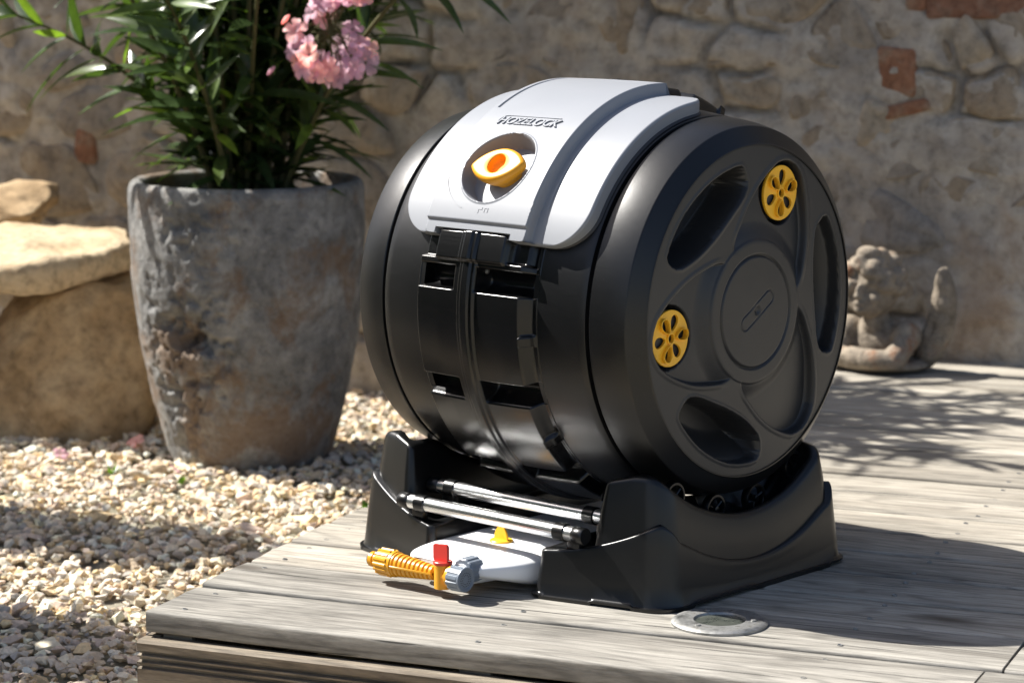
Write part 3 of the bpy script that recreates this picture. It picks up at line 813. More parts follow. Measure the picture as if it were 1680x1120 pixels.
# ---- cherub statue by the wall
def ellips(c, r, n=14):
    th = np.linspace(0, 2*np.pi, n, endpoint=False); ph = np.linspace(.02, np.pi-.02, n//2+2)
    Pp, T = np.meshgrid(ph, th, indexing='ij')
    V = np.stack([np.sin(Pp)*np.cos(T)*r[0], np.sin(Pp)*np.sin(T)*r[1], np.cos(Pp)*r[2]], -1)
    m = len(ph); F = [list(f) for f in gridF(m, n, False, True)]+[list(range(n))[::-1], list(range((m-1)*n, m*n))]
    return V.reshape(-1, 3)+np.asarray(c), F
def statue():
    st = thing('cherub_statue', 'small weathered terracotta cherub with wings leaning by the wall', 'statue', D(.46, 2.36, 0), (0, 0, BA+R_(-14)))
    b = []
    E_ = lambda u, w_, v, a, bb, cc, n=18: b.append(ellips((u, -w_, v), (a, bb, cc), n))
    E_(-.022, .03, .178, .054, .055, .066, 26)          # head
    E_(-.024, .055, .150, .043, .034, .036, 22)          # cheeks, jaw
    E_(-.050, .072, .158, .016, .014, .014); E_(.002, .072, .158, .016, .014, .014)
    E_(-.027, .082, .134, .013, .012, .010)              # chin
    E_(-.027, .090, .172, .0065, .010, .016); E_(-.027, .096, .163, .009, .008, .006)   # nose
    E_(-.027, .090, .149, .013, .006, .0035); E_(-.027, .088, .1435, .010, .006, .0035)   # lips
    E_(-.049, .082, .192, .016, .006, .005); E_(-.004, .082, .192, .016, .006, .005)      # brows
    E_(-.048, .077, .181, .008, .006, .0045); E_(-.006, .077, .181, .008, .006, .0045)    # eyes
    rg = random.Random(2)
    for k in range(46):                                   # curls
        a = rg.uniform(-.35, math.pi+.35); d = rg.uniform(-.05, .072); r_ = math.sqrt(max(1-(d/.085)**2, .1))
        rr = rg.uniform(.013, .019)
        E_(-.022+.056*r_*math.cos(a), .03+d*.75, .190+.056*r_*math.sin(a), rr, rr, rr, 10)
    E_(-.022, .06, .252, .026, .022, .016); E_(-.03, .075, .238, .018, .016, .013)
    E_(-.022, .02, .10, .030, .032, .04)                  # neck
    E_(-.018, .0, .055, .075, .05, .06, 22)               # chest
    E_(.052, .02, .075, .032, .035, .036); E_(-.085, .02, .075, .032, .035, .036)   # shoulders
    for t in np.linspace(0, 1, 9):                        # folded arms
        E_(.060-.005*t, .02+.06*t, .075-.04*t, .026, .026, .026, 12); E_(-.093+.005*t, .02+.06*t, .075-.04*t, .026, .026, .026, 12)
        E_(.058-.10*t, .085+.012*math.sin(3.1*t), .032, .022, .022, .023, 12); E_(-.09+.10*t, .082, .030, .022, .022, .022, 12)
    E_(-.015, .02, .015, .115, .085, .018, 24)            # base
    V, F = merge(b); V[:, 2] = np.maximum(V[:, 2], 0)
    o = obj('figure', V, F, M['statue'], st)
    md = o.modifiers.new('remesh', 'REMESH'); md.mode = 'VOXEL'; md.voxel_size = .0036; md.use_smooth_shade = True
    ms = o.modifiers.new('smooth', 'SMOOTH'); ms.iterations = 3; ms.factor = .5
    wpx = np.array([(1472, 604), (1476, 565), (1496, 528), (1508, 488), (1513, 455), (1524, 424), (1536, 438), (1546, 465), (1549, 495), (1545, 530), (1532, 565), (1512, 592), (1496, 604)], float)
    wl = chaikin(np.stack([(wpx[:, 0]-1440)/783+.006, (604-wpx[:, 1])/783], -1), 2)
    for sgn in (1, -1):                                   # wings: thick curved blades with feather ridges
        n = len(wl); cen = np.array([.088, .10]); V = []
        lev = [(1.0, .012), (1.0, .0), (.93, -.010), (.80, -.0155), (.60, -.019), (.35, -.021), (.05, -.022)]
        for g, y in lev:
            # shrink towards the spine of the blade rather than one point
            sp = np.stack([np.interp(wl[:, 1], [0, .06, .12, .18, .23], [.062, .096, .114, .118, .112]), wl[:, 1]*.94+.006], -1)
            q = sp+(wl-sp)*g
            fe = .0028*np.sin(q[:, 1]*150+q[:, 0]*60)*(g < .95)
            bow = -.05*np.clip(q[:, 1]-.05, 0, 1)*.5
            V.append(np.stack([sgn*q[:, 0]-(.036 if sgn < 0 else 0), y+fe+bow+.02, q[:, 1]], -1))
        V.append(V[0]+np.array([0, .012, 0])*0)
        V = np.concatenate(V[:-1]); F = [list(f) for f in gridF(len(lev), n, False, True, sgn > 0)]+[list(range(n)), list(range((len(lev)-1)*n, len(lev)*n))]
        obj('wing', V, F, M['statue'], st)
statue()

# ---- recessed light in the deck
lt = thing('deck_light', 'round steel ring light with dusty glass let into the deck', 'light', D(.761, .241, 0))
V, F = lathe([(.0005, .0665), (.004, .0665), (.0065, .063), (.0075, .056), (.0072, .036), (.0050, .0345), (.0010, .0345)], 72, cap=False)
obj('ring', V, F, M['steel'], lt, True, 35)
V, F = lathe([(.0008, .0345), (.0042, .034), (.0052, .030), (.0056, .001)], 48, cap=True); obj('lens', V, F, M['glass'], lt, True, 40)
for k in range(3):
    a = k*2.094+.5; V, F = lathe([(.006, .0042), (.0088, .004), (.0092, .003), (.0086, .0005)], 14, (.047*math.cos(a), .047*math.sin(a), 0)); obj('screw', V, F, M['steel'], lt, True, 40)

# ================================================================== COMPOSTER DRUM
drum = thing('compost_drum', 'large black barrel-shaped composting drum with pale grey lid on a stand', 'composter', (0, 0, H-.29))
OFF = np.array([0, 0, H-.29])
XC = -.005
def dobj(name, V, F, mat, parent=drum, smooth=True, sharp=None):
    return obj(name, V, F, mat, parent, smooth, sharp, OFF)
def cyl(x, th, r):                            # th: 0 = front, 90 = top (degrees)
    t = np.radians(th)
    return np.stack([x+0*t, -r*np.cos(t)+0*x, H+r*np.sin(t)+0*x], -1)
def body_r(x):
    a = np.abs(x-XC)
    return np.interp(a, [0, .06, .12, .16, .195], [.2885, .2875, .2845, .2805, .2756])
half = [(0, .2885), (.03, .2883), (.06, .2875), (.0800, .2867), (.085, .2864), (.0905, .2861), (.1000, .2856), (.1055, .2853), (.12, .2845), (.14, .2827), (.16, .2805), (.18, .2779), (.1915, .2762), (.1930, .2754), (.1940, .2690), (.1988, .2690), (.1998, .2742), (.2012, .2751),
        (.215, .2738), (.23, .2715), (.245, .2680), (.2544, .26525), (.2552, .2650), (.2563, .2642), (.2571, .2630), (.2577, .26215), (.265, .2516), (.2717, .2419), (.2722, .2412), (.2730, .2403), (.2740, .2396), (.2742, .2375)]
prof = [(XC-a, r) for a, r in half[::-1]]+[(XC+a, r) for a, r in half[1:]]
V, F = lathe(prof, 220, (0, 0, H), 'X', cap=False)
_xs = V[:, 0]
BL, BR = -.1050, .0860
F = [f for f in F if not all(BL-.0165 < _xs[k] < BR+.0225 for k in f)]
dobj('barrel_body', V, F, M['barrel'], sharp=24)

# ---- round end faces: relief with three windows, three petals, hub
RF = .2376
wref = np.array([(.222, 27), (.2225, 13), (.2195, 0), (.218, -13), (.216, -27), (.208, -29.5), (.184, -31), (.166, -26), (.152, -14), (.1455, 1), (.154, 16), (.168, 24), (.187, 30), (.212, 30)])
pref = np.array([(.098, 58), (.118, 48), (.136, 38), (.156, 30), (.172, 24), (.190, 18), (.207, 12.5), (.222, 7.5), (.2305, 0)])
pref = np.concatenate([pref, (pref*[1, -1])[::-1][1:]])
def pol(c, arr): return np.stack([arr[:, 0]*np.cos(np.radians(c+arr[:, 1])), arr[:, 0]*np.sin(np.radians(c+arr[:, 1]))], -1)
WIN = [chaikin(pol(c, wref), 1) for c in (126, 6, -114)]
PET = [chaikin(np.concatenate([pol(c, pref), [[.05*math.cos(R_(c)), .05*math.sin(R_(c))]]]), 1) for c in (66, 186, 306)]
VENT = [(.180*math.cos(R_(c)), .180*math.sin(R_(c))) for c in (66, 186)]
def face_depth(y, z):
    P = np.stack([y, z], -1); r = np.hypot(y, z)
    d = .007*(r/RF)**2
    pd = 0
    for p in PET:
        s = sdf_poly(P, p); pd = np.maximum(pd, sst(0, .0036, -s)*sst(.098, .130, r)*(.011+.005*sst(.12, .22, r))); d = d-.0012*sst(.0065, .0015, np.abs(s-.002))*(s > -.001)*sst(.11, .13, r)
    d = d+pd
    wd = 0
    for p in WIN:
        s = sdf_poly(P, p)
        wd = np.maximum(wd, sst(0, .0032, -s)*(.018+.044*sst(.222, .178, r)))
        d = d-.0008*sst(.006, .002, np.abs(s))*(s > -.0008)
    d = d+wd
    for (a, b) in VENT:
        q = np.hypot(y-a, z-b); d = np.maximum(d, (.007+.036)*sst(.0478, .0445, q))
    d = d+.0018*sst(.1025, .1055, r)
    d = d+.0045*sst(.0026, .0009, np.abs(r-.0815))
    # slot shaped mark on the hub
    ca, sa = math.cos(R_(31)), math.sin(R_(31)); u = y*ca+z*sa-.004; v = -y*sa+z*ca
    q = np.hypot(np.maximum(np.abs(u)-.032, 0), v)-.0098
    d = d+.0016*sst(.0014, .0004, np.abs(q))
    d = d+.003*sst(.009, .002, np.hypot(u-.0, v))
    return d
def end_face(xs, sgn):
    nr, na = 210, 640
    r = np.concatenate([np.linspace(0.0008, .09, 60), np.linspace(.0912, RF, nr-60)]); a = np.linspace(0, 2*np.pi, na, endpoint=False)
    Rr, A = np.meshgrid(r, a, indexing='ij'); y, z = Rr*np.cos(A), Rr*np.sin(A)
    dep = face_depth(y, z); x = xs-sgn*(dep)
    V = np.stack([x, y, H+z], -1)
    return V, [f for f in gridF(nr, na, False, True, flip=(sgn < 0))]
xf = XC+.2742+.007
V, F = end_face(xf, 1); dobj('end_cap', V, F, M['blackface'])
ec = bpy.context.scene.objects['end_cap']
r = np.array([.0005, .1, RF]); a = np.linspace(0, 2*np.pi, 96, endpoint=False); Rr, A = np.meshgrid(r, a, indexing='ij')
V = np.stack([0*Rr+XC-.2742, Rr*np.cos(A), H+Rr*np.sin(A)], -1); dobj('end_cap', V, gridF(3, 96, False, True, True), M['blackface'])

# yellow air vents
def vent(cy, cz, rot0):
    n = 72; a = np.linspace(0, 2*np.pi, n, endpoint=False)
    loops = [np.stack([.0400*np.cos(a), .0400*np.sin(a)], -1)]
    holes = []
    for k in range(6):
        c0 = rot0+k*math.pi/3; tt = np.linspace(0, 2*np.pi, 20, endpoint=False)
        u = .0225+.0115*np.cos(tt); v = .0072*np.sin(tt)*(1+.35*np.cos(tt))
        holes.append(np.stack([u*math.cos(c0)-v*math.sin(c0), u*math.sin(c0)+v*math.cos(c0)], -1))
    hub = np.stack([.0062*np.cos(a[::3]), .0062*np.sin(a[::3])], -1)
    V, F = fill_curve(loops+holes+[hub], -.0022, .0022, .0008)
    parts = [(V, F)]
    for k, hl in enumerate(holes):                     # raised collars round the openings
        if k % 2 == 0:
            c_ = hl.mean(0); o_ = c_+(hl-c_)*1.16
            parts.append(fill_curve([o_, hl], .001, .0075, .0006))
    parts.append(fill_curve([hub*1.35, hub], .001, .0045, .0005))
    V, F = merge(parts)
    xp = xf-.0165
    W = np.stack([xp+V[:, 2], cy+V[:, 0], H+cz+V[:, 1]], -1)
    v_ = dobj('air_vent', W, F, M['yellow'], ec, True, 35)
    return v_
vent(*VENT[0], .35); vent(*VENT[1], .15)
for (a_, b_) in VENT:                                   # dark shutter disc behind the openings
    V, F = lathe([(-.012, .036), (-.0035, .036), (-.003, .035), (-.0028, .001)], 40, (xf-.0175, a_, H+b_), 'X'); dobj('vent_shutter', V, F, M['darkp'], ec, True, 40)

# ---- raised centre band with grip pockets
def band_h(x, th):
    """height over the body"""
    h = .0165*sst(BL-.012, BL, x)*sst(BR+.016, BR, x)
    q = np.abs(x-(XC-.004))
    h = h+.0065*sst(.0165, .0125, q)-.003*sst(.0045, .002, np.abs(q-.0105))
    # pockets every 31.5 degrees
    k = np.round((th-10)/31.2); d = (th-10-k*31.2)*np.pi/180*.30
    wid = .0175
    inL = sst(-.034, -.040, x); inR = sst(.0055, .0100, x)
    scoop = sst(wid, wid-.0025, np.abs(d))*.007+.026*np.sqrt(np.clip(1-(d/wid)**2, 0, 1))*(np.abs(d) < wid)
    h = h-scoop*np.maximum(inL, inR)*sst(BL-.014, BL-.007, x)*sst(BR+.0225, BR+.012, x)
    # block under the lid flap
    blk = sst(14.2, 14.9, th)*sst(22.5, 22.2, th)*sst(-.074, -.070, x)*sst(.058, .054, x)
    h = h+.0075*blk-.010*sst(22.2, 22.6, th)
    side = sst(14.8, 15.6, th)*sst(40, 39, th)*np.maximum(sst(-.074, -.078, x), sst(.058, .062, x))*sst(BL-.02, BL-.012, x)*sst(BR+.02, BR+.01, x)
    h = h-.011*side
    # small blocks on the right flank
    d2 = (th+5.3-np.round((th+5.3)/31.2)*31.2)*np.pi/180*.30
    h = h+.0125*sst(.0085, .0065, np.abs(d2))*sst(BR+.004, BR+.006, x)*sst(BR+.021, BR+.016, x)
    h = h+.0185*sst(93.2, 94.2, th)*sst(127, 120, th)*sst(BL-.006, BL+.002, x)*sst(BR+.014, BR+.006, x)
    return np.maximum(h, -.026)
def band_piece(t0, t1, nt_, nx):
    th = np.linspace(t0, t1, nt_); x = np.linspace(BL-.018, BR+.024, nx)
    T, X = np.meshgrid(th, x, indexing='ij')
    edge = np.minimum(X-x[0], x[-1]-X)
    r = body_r(X)+band_h(X, T)-.0012*sst(.003, 0, edge)+.0008
    return cyl(X, T, r).reshape(-1, 3), [f for f in gridF(nt_, nx, flip=True)]
V, F = merge([band_piece(-92, 24.5, 420, 190)]); dobj('centre_band', V, F, M['black'])
V, F = merge([band_piece(92.5, 268, 300, 110)]); dobj('centre_band', V, F, M['black'])
# little screws at the pocket ends
for th, xx in ((10, .009), (-21.2, .009)):
    P = cyl(np.array([xx]), np.array([th+2.6]), np.array([.287]))[0]
    V, F = lathe([(0, .0034), (.003, .0034), (.004, .002)], 12, P, 'X'); dobj('screw', V, F, M['steel'], sharp=40)

# ---- lid
LX0, LX1 = -.168, .181
RW, RP = .3020, .3190                       # wing and panel radius
T0, T1 = 21.0, 94.0
def inset(a, rc): return np.where(a < rc, rc-np.sqrt(np.clip(rc*rc-(rc-np.clip(a, 0, rc))**2, 0, None)), 0)
def lid_mesh():
    nth, nx = 330, 300
    u = np.linspace(0, 1, nth); th = T0+(T1-T0)*(u*.9+.1*(.5-.5*np.cos(np.pi*u)))
    a0 = np.radians(th-T0)*.30; a1 = np.radians(T1-th)*.30
    ins = inset(a0, .062)+inset(np.maximum(a1, 0), .055)
    xl = LX0+ins; xr = LX1-ins
    xl = np.minimum(xl, -.102); xr = np.maximum(xr, .097)
    g = np.linspace(0, 1, nx)
    X = xl[:, None]+(xr-xl)[:, None]*g[None, :]; T = np.repeat(th[:, None], nx, 1)
    r = np.full_like(X, RW)+.004*np.cos((X-XC)*8)-.004
    # soft outer edge
    dx = np.minimum(X-xl[:, None], xr[:, None]-X); de = np.minimum(dx, np.minimum(a0[:, None]+.0, 1))
    dcorner = dx
    r = r-.0035*(1-np.clip(dcorner/.0035, 0, 1))**2-.0035*(1-np.clip(a0[:, None]/.0035, 0, 1))**2*(np.abs(X-XC+.002) > .1)
    # shallow line on each wing
    for sx_, e_ in ((1, .106), (-1, .106)):
        xx = sx_*(X-(XC+.004)); r = r-.0012*sst(.0013, .0004, np.abs(xx-e_))*sst(30, 32, T)*sst(90, 88, T)
    # raised middle panel
    PL, PR = -.0985, .0905
    pan = sst(PL-.0045, PL, X)*sst(PR+.0035, PR, X)
    r = r+(RP-RW+.0005)*pan*sst(24.3, 25.0, T)
    # flap under the panel
    flap = pan*sst(25.0, 24.3, T)
    r = r+.0135*flap
    # bowl for the knob
    bx, bt = -.004, 41.0
    q = np.hypot(X-bx, np.radians(T-bt)*.315)
    r = r-.0275*sst(.0605, .0565, q)+.0012*sst(.0635, .062, q)*sst(.0595, .061, q)
    # grooves near the top of the panel
    gl = sst(.0030, .0015, np.abs(X-(-.088)))*sst(62.5, 63.5, T)*sst(91.5, 90.5, T)
    gt = sst(.0030, .0015, np.abs(np.radians(T-90.5)*.315))*sst(-.089, -.088, X)*sst(.072, .068, X)
    r = r-.006*np.maximum(gl, gt)
    # shallow inset field round the bowl
    return X, T, r, xl, xr, th
X, T, r, xl, xr, th = lid_mesh()
top = cyl(X, T, r)
nth, nx = X.shape
# keep out the notch in the flap: drop those faces
F = gridF(nth, nx, flip=True)
cX = .25*(X[:-1, :-1]+X[1:, :-1]+X[1:, 1:]+X[:-1, 1:]).ravel(); cT = .25*(T[:-1, :-1]+T[1:, :-1]+T[1:, 1:]+T[:-1, 1:]).ravel()
notch = (cT < 22.6+.0) & (cX > -.0795) & (cX < .0635) & (cT < 22.6-.0*cX)
F = F[~notch]
# skirt: walk round the rim
rim = [(i, 0) for i in range(nth-1, -1, -1)]+[(0, j) for j in range(nx)]+[(i, nx-1) for i in range(nth)]+[(nth-1, j) for j in range(nx-1, -1, -1)]
rv = np.array([top[i, j] for i, j in rim]); rX = np.array([X[i, j] for i, j in rim]); rT = np.array([T[i, j] for i, j in rim])
notchr = (rT < 21.2) & (rX > -.0795) & (rX < .0635)
low = cyl(rX, rT, np.where(notchr, np.array([r[i, j] for i, j in rim])-.0005, body_r(rX)+.0035))
n0 = nth*nx; m = len(rim)
Vall = np.concatenate([top.reshape(-1, 3), rv, low])
Fs = [list(f) for f in F]+[[n0+k, n0+m+k, n0+m+(k+1) % m, n0+(k+1) % m] for k in range(m) if not (notchr[k] and notchr[(k+1) % m])]
lid = dobj('lid', Vall, Fs, M['lid'], sharp=60)
# inner edge of the notch
nv = []; 
for x_ in np.linspace(-.0795, .0635, 30): nv.append((x_, 22.6))
pts = np.array([( -.0795, 21.0), (-.0795, 22.6)]+nv+[(.0635, 22.6), (.0635, 21.0)])
A_ = cyl(pts[:, 0], pts[:, 1], np.full(len(pts), RW+.0135)); B_ = cyl(pts[:, 0], pts[:, 1], np.full(len(pts), RW-.004))
dobj('lid_edge', np.concatenate([A_, B_]), [[k, k+1, len(pts)+k+1, len(pts)+k] for k in range(len(pts)-1)], M['lid'], lid, False)
# dark seal under the lid rim
sv = cyl(rX+np.sign(rX)*.0035, rT, body_r(rX)+.0008); sv2 = cyl(rX*.985, rT, body_r(rX)+.006)
dobj('lid_seal', np.concatenate([sv, sv2]), [[k, (k+1) % m, m+(k+1) % m, m+k] for k in range(m)], M['darkp'], lid)

# knob in the bowl
def knob():
    n = 64; t = np.linspace(0, 2*np.pi, n, endpoint=False)
    L, W_ = .0480, .0290
    c, s = np.cos(t), np.sin(t)
    ox = L*np.sign(c)*np.abs(c)**1.05; oy = W_*np.sign(s)*np.abs(s)**1.5*(1-.0*np.abs(c))
    levels = [(-.030, .50, .62), (-.022, .54, .68), (-.015, .70, .84), (-.009, .88, .95), (-.003, .985, 1.0), (.001, 1.0, 1.0), (.0045, .975, .965), (.0065, .93, .90), (.0072, .86, .82)]
    th0 = 41.0; rb = RP-.002
    def place(u, v, h):
        x0 = -.004; tt = R_(th0)
        nrm = np.array([0, -math.cos(tt), math.sin(tt)]); up = np.array([0, math.sin(tt), math.cos(tt)]); ax = np.array([1.0, 0, 0])
        o_ = np.array([x0, 0, H])+nrm*rb
        ca, sa = math.cos(R_(7)), math.sin(R_(7)); u, v = u*ca-v*sa, u*sa+v*ca
        return o_+np.outer(u, ax)+np.outer(v, up)+np.outer(h, nrm)
    ell = lambda g, h: place(.0150*c*g, .0165*s*g, np.full(n, h))
    V = np.concatenate([place(ox*a, oy*b, np.full(n, h)) for h, a, b in levels]+[ell(1.06, .0073), ell(1.0, .0068), ell(.97, .0055)])
    F = [list(f) for f in gridF(len(levels)+3, n, False, True, flip=False)]
    k = dobj('knob', V, F, M['knob'], lid, True, 60)
    Vc = np.concatenate([ell(.97, .0056), ell(.94, -.0015), ell(.80, -.0040), ell(.05, -.0052)])
    dobj('knob_inlay', Vc, [list(f) for f in gridF(4, n, False, True)]+[list(range(3*n, 4*n))], M['orange'], lid, True, 50)
knob()

# raised lettering
def on_lid(V, x0, th0, rbase):
    return cyl(x0+V[:, 0], th0+np.degrees(V[:, 1]/RP), rbase+V[:, 2])
cu = bpy.data.curves.new('t', 'FONT'); cu.body = 'HOZELOCK'; cu.size = .0215; cu.extrude = .0012; cu.shear = .28; cu.offset = .0002; cu.space_character = .98; cu.align_x = 'CENTER'; cu.resolution_u = 3
V, F = curve_VF(cu, .0004)
dobj('lettering', on_lid(V, -.004, 55.3, RP+.0008), F, M['lid'], lid, False)
def ribbon(pts, wdt, h, name, x0, th0):
    pts = np.asarray(pts, float); tg = np.gradient(pts, axis=0); tg /= np.linalg.norm(tg, axis=1)[:, None]; nn = np.stack([-tg[:, 1], tg[:, 0]], -1)
    a, b = pts+nn*wdt/2, pts-nn*wdt/2; n = len(pts)
    V = np.concatenate([np.c_[a, np.full(n, -.001)], np.c_[a, np.full(n, h)], np.c_[b, np.full(n, h)], np.c_[b, np.full(n, -.001)]])
    F = []
    for k in range(n-1):
        for q in range(3): F.append([q*n+k, q*n+k+1, (q+1)*n+k+1, (q+1)*n+k])
    dobj(name, on_lid(V, x0, th0, RP), F, M['lid'], lid, False)
tt = np.linspace(-.5*np.pi, -1.5*np.pi, 16)
ribbon([(.052, .015), (-.045, .015)]+[(-.047+.0125*math.cos(a_), .0025-.0125*math.sin(a_)) for a_ in tt[1:-4]], .0014, .0014, 'lettering_frame', -.002, 56.2)
ribbon([(-.018+.076*math.cos(a_), .076*math.sin(a_)) for a_ in np.linspace(R_(200), R_(252), 26)], .0013, .0009, 'turning_mark', .004, 41)
ribbon([(-.010, 0), (-.010, .006), (-.004, .006), (-.004, .009)], .0014, .0010, 'padlock_mark', .006, 27.0)
ribbon([(.001, .002), (.001, .008), (.007, .008), (.007, .002)], .0014, .0010, 'padlock_mark', .006, 27.0)

# ================================================================== STAND
stand = thing('composter_stand', 'low black moulded plastic stand carrying the compost drum', 'stand', (0, 0, 0))
def round_poly(pts, rad, n=8):
    pts = np.asarray(pts, float); out = []
    for k in range(len(pts)):
        p, a, b = pts[k], pts[k-1], pts[(k+1) % len(pts)]
        da = (a-p)/np.linalg.norm(a-p); db = (b-p)/np.linalg.norm(b-p)
        ang = math.acos(np.clip(da@db, -1, 1)); rr = rad[k]; d = rr/math.tan(ang/2)
        bis = (da+db)/np.linalg.norm(da+db); c_ = p+bis*rr/math.sin(ang/2)
        p0, p1 = p+da*d, p+db*d; a0 = math.atan2(*(p0-c_)[::-1]); a1 = math.atan2(*(p1-c_)[::-1])
        dlt = (a1-a0+math.pi) % (2*math.pi)-math.pi
        for i in range(n+1): out.append(c_+rr*np.array([math.cos(a0+dlt*i/n), math.sin(a0+dlt*i/n)]))
    return np.array(out)
def resample(p, n):
    q = np.vstack([p, p[:1]]); d = np.concatenate([[0], np.cumsum(np.hypot(*np.diff(q, axis=0).T))])
    t = np.linspace(0, d[-1], n, endpoint=False); return np.stack([np.interp(t, d, q[:, 0]), np.interp(t, d, q[:, 1])], -1)
def quad_in(q, d):                            # convex ccw polygon moved inward by d
    q = np.asarray(q, float); n = len(q); out = []
    for k in range(n):
        p, a, b = q[k], q[k-1], q[(k+1) % n]
        e0 = (p-a)/np.linalg.norm(p-a); e1 = (b-p)/np.linalg.norm(b-p)
        n0 = np.array([-e0[1], e0[0]]); n1 = np.array([-e1[1], e1[0]])
        out.append(p+d*np.linalg.solve(np.array([n0, n1]), np.ones(2)))
    return np.array(out)
class Loops:
    """rounded outline at any inward offset; a vertex keeps its place along the outline"""
    def __init__(s_, q, rad, n):
        s_.ds = np.linspace(-.01, .07, 33); s_.n = n
        s_.tab = []
        for d in s_.ds:
            qq = quad_in(q, d); lp = round_poly(qq, [max(r_-d*.6, .008) for r_ in rad], 16)
            # equal share of points on every side and corner
            segs = []; m_ = 17; per = n//4
            for k in range(4):
                arc = lp[k*m_:(k+1)*m_]; nxt = lp[((k+1) % 4)*m_]
                na = 16; ns = per-na
                t = np.linspace(0, 16, na, endpoint=False)
                segs.append(np.stack([np.interp(t, np.arange(17), arc[:, 0]), np.interp(t, np.arange(17), arc[:, 1])], -1))
                f = np.linspace(0, 1, ns, endpoint=False)[:, None]; segs.append(arc[-1]+(nxt-arc[-1])*f)
            s_.tab.append(np.concatenate(segs))
        s_.tab = np.array(s_.tab)
    def at(s_, d):
        d = np.broadcast_to(np.asarray(d, float), (s_.n,)); t = np.clip((d-s_.ds[0])/(s_.ds[1]-s_.ds[0]), 0, len(s_.ds)-1.001)
        i = t.astype(int); f = (t-i)[:, None]; k = np.arange(s_.n)
        return s_.tab[i, k]*(1-f)+s_.tab[i+1, k]*f
def saddle(y, x=.3): return H-np.sqrt(np.clip((.292-.0120*sst(.235, .210, x))**2-(y+.012)**2, .0025, None))+.004
def smin(a, b, k=.012):
    h = np.clip(.5+.5*(b-a)/k, 0, 1); return b*(1-h)+a*h-k*h*(1-h)
def ztop(x, y): return smin(.197-.22*np.clip(.285-x, 0, .2), saddle(y, x), .016)
def zledge(x, y):
    out = .043+1.62*(y+.012)**2
    f = np.clip((x-.095)/.195, 0, 1)
    fr = .070+.052*f**1.8
    return np.where(np.abs(y+.012) > .20, np.minimum(fr, .125), np.where(x > .2, np.minimum(out, .119), .076))
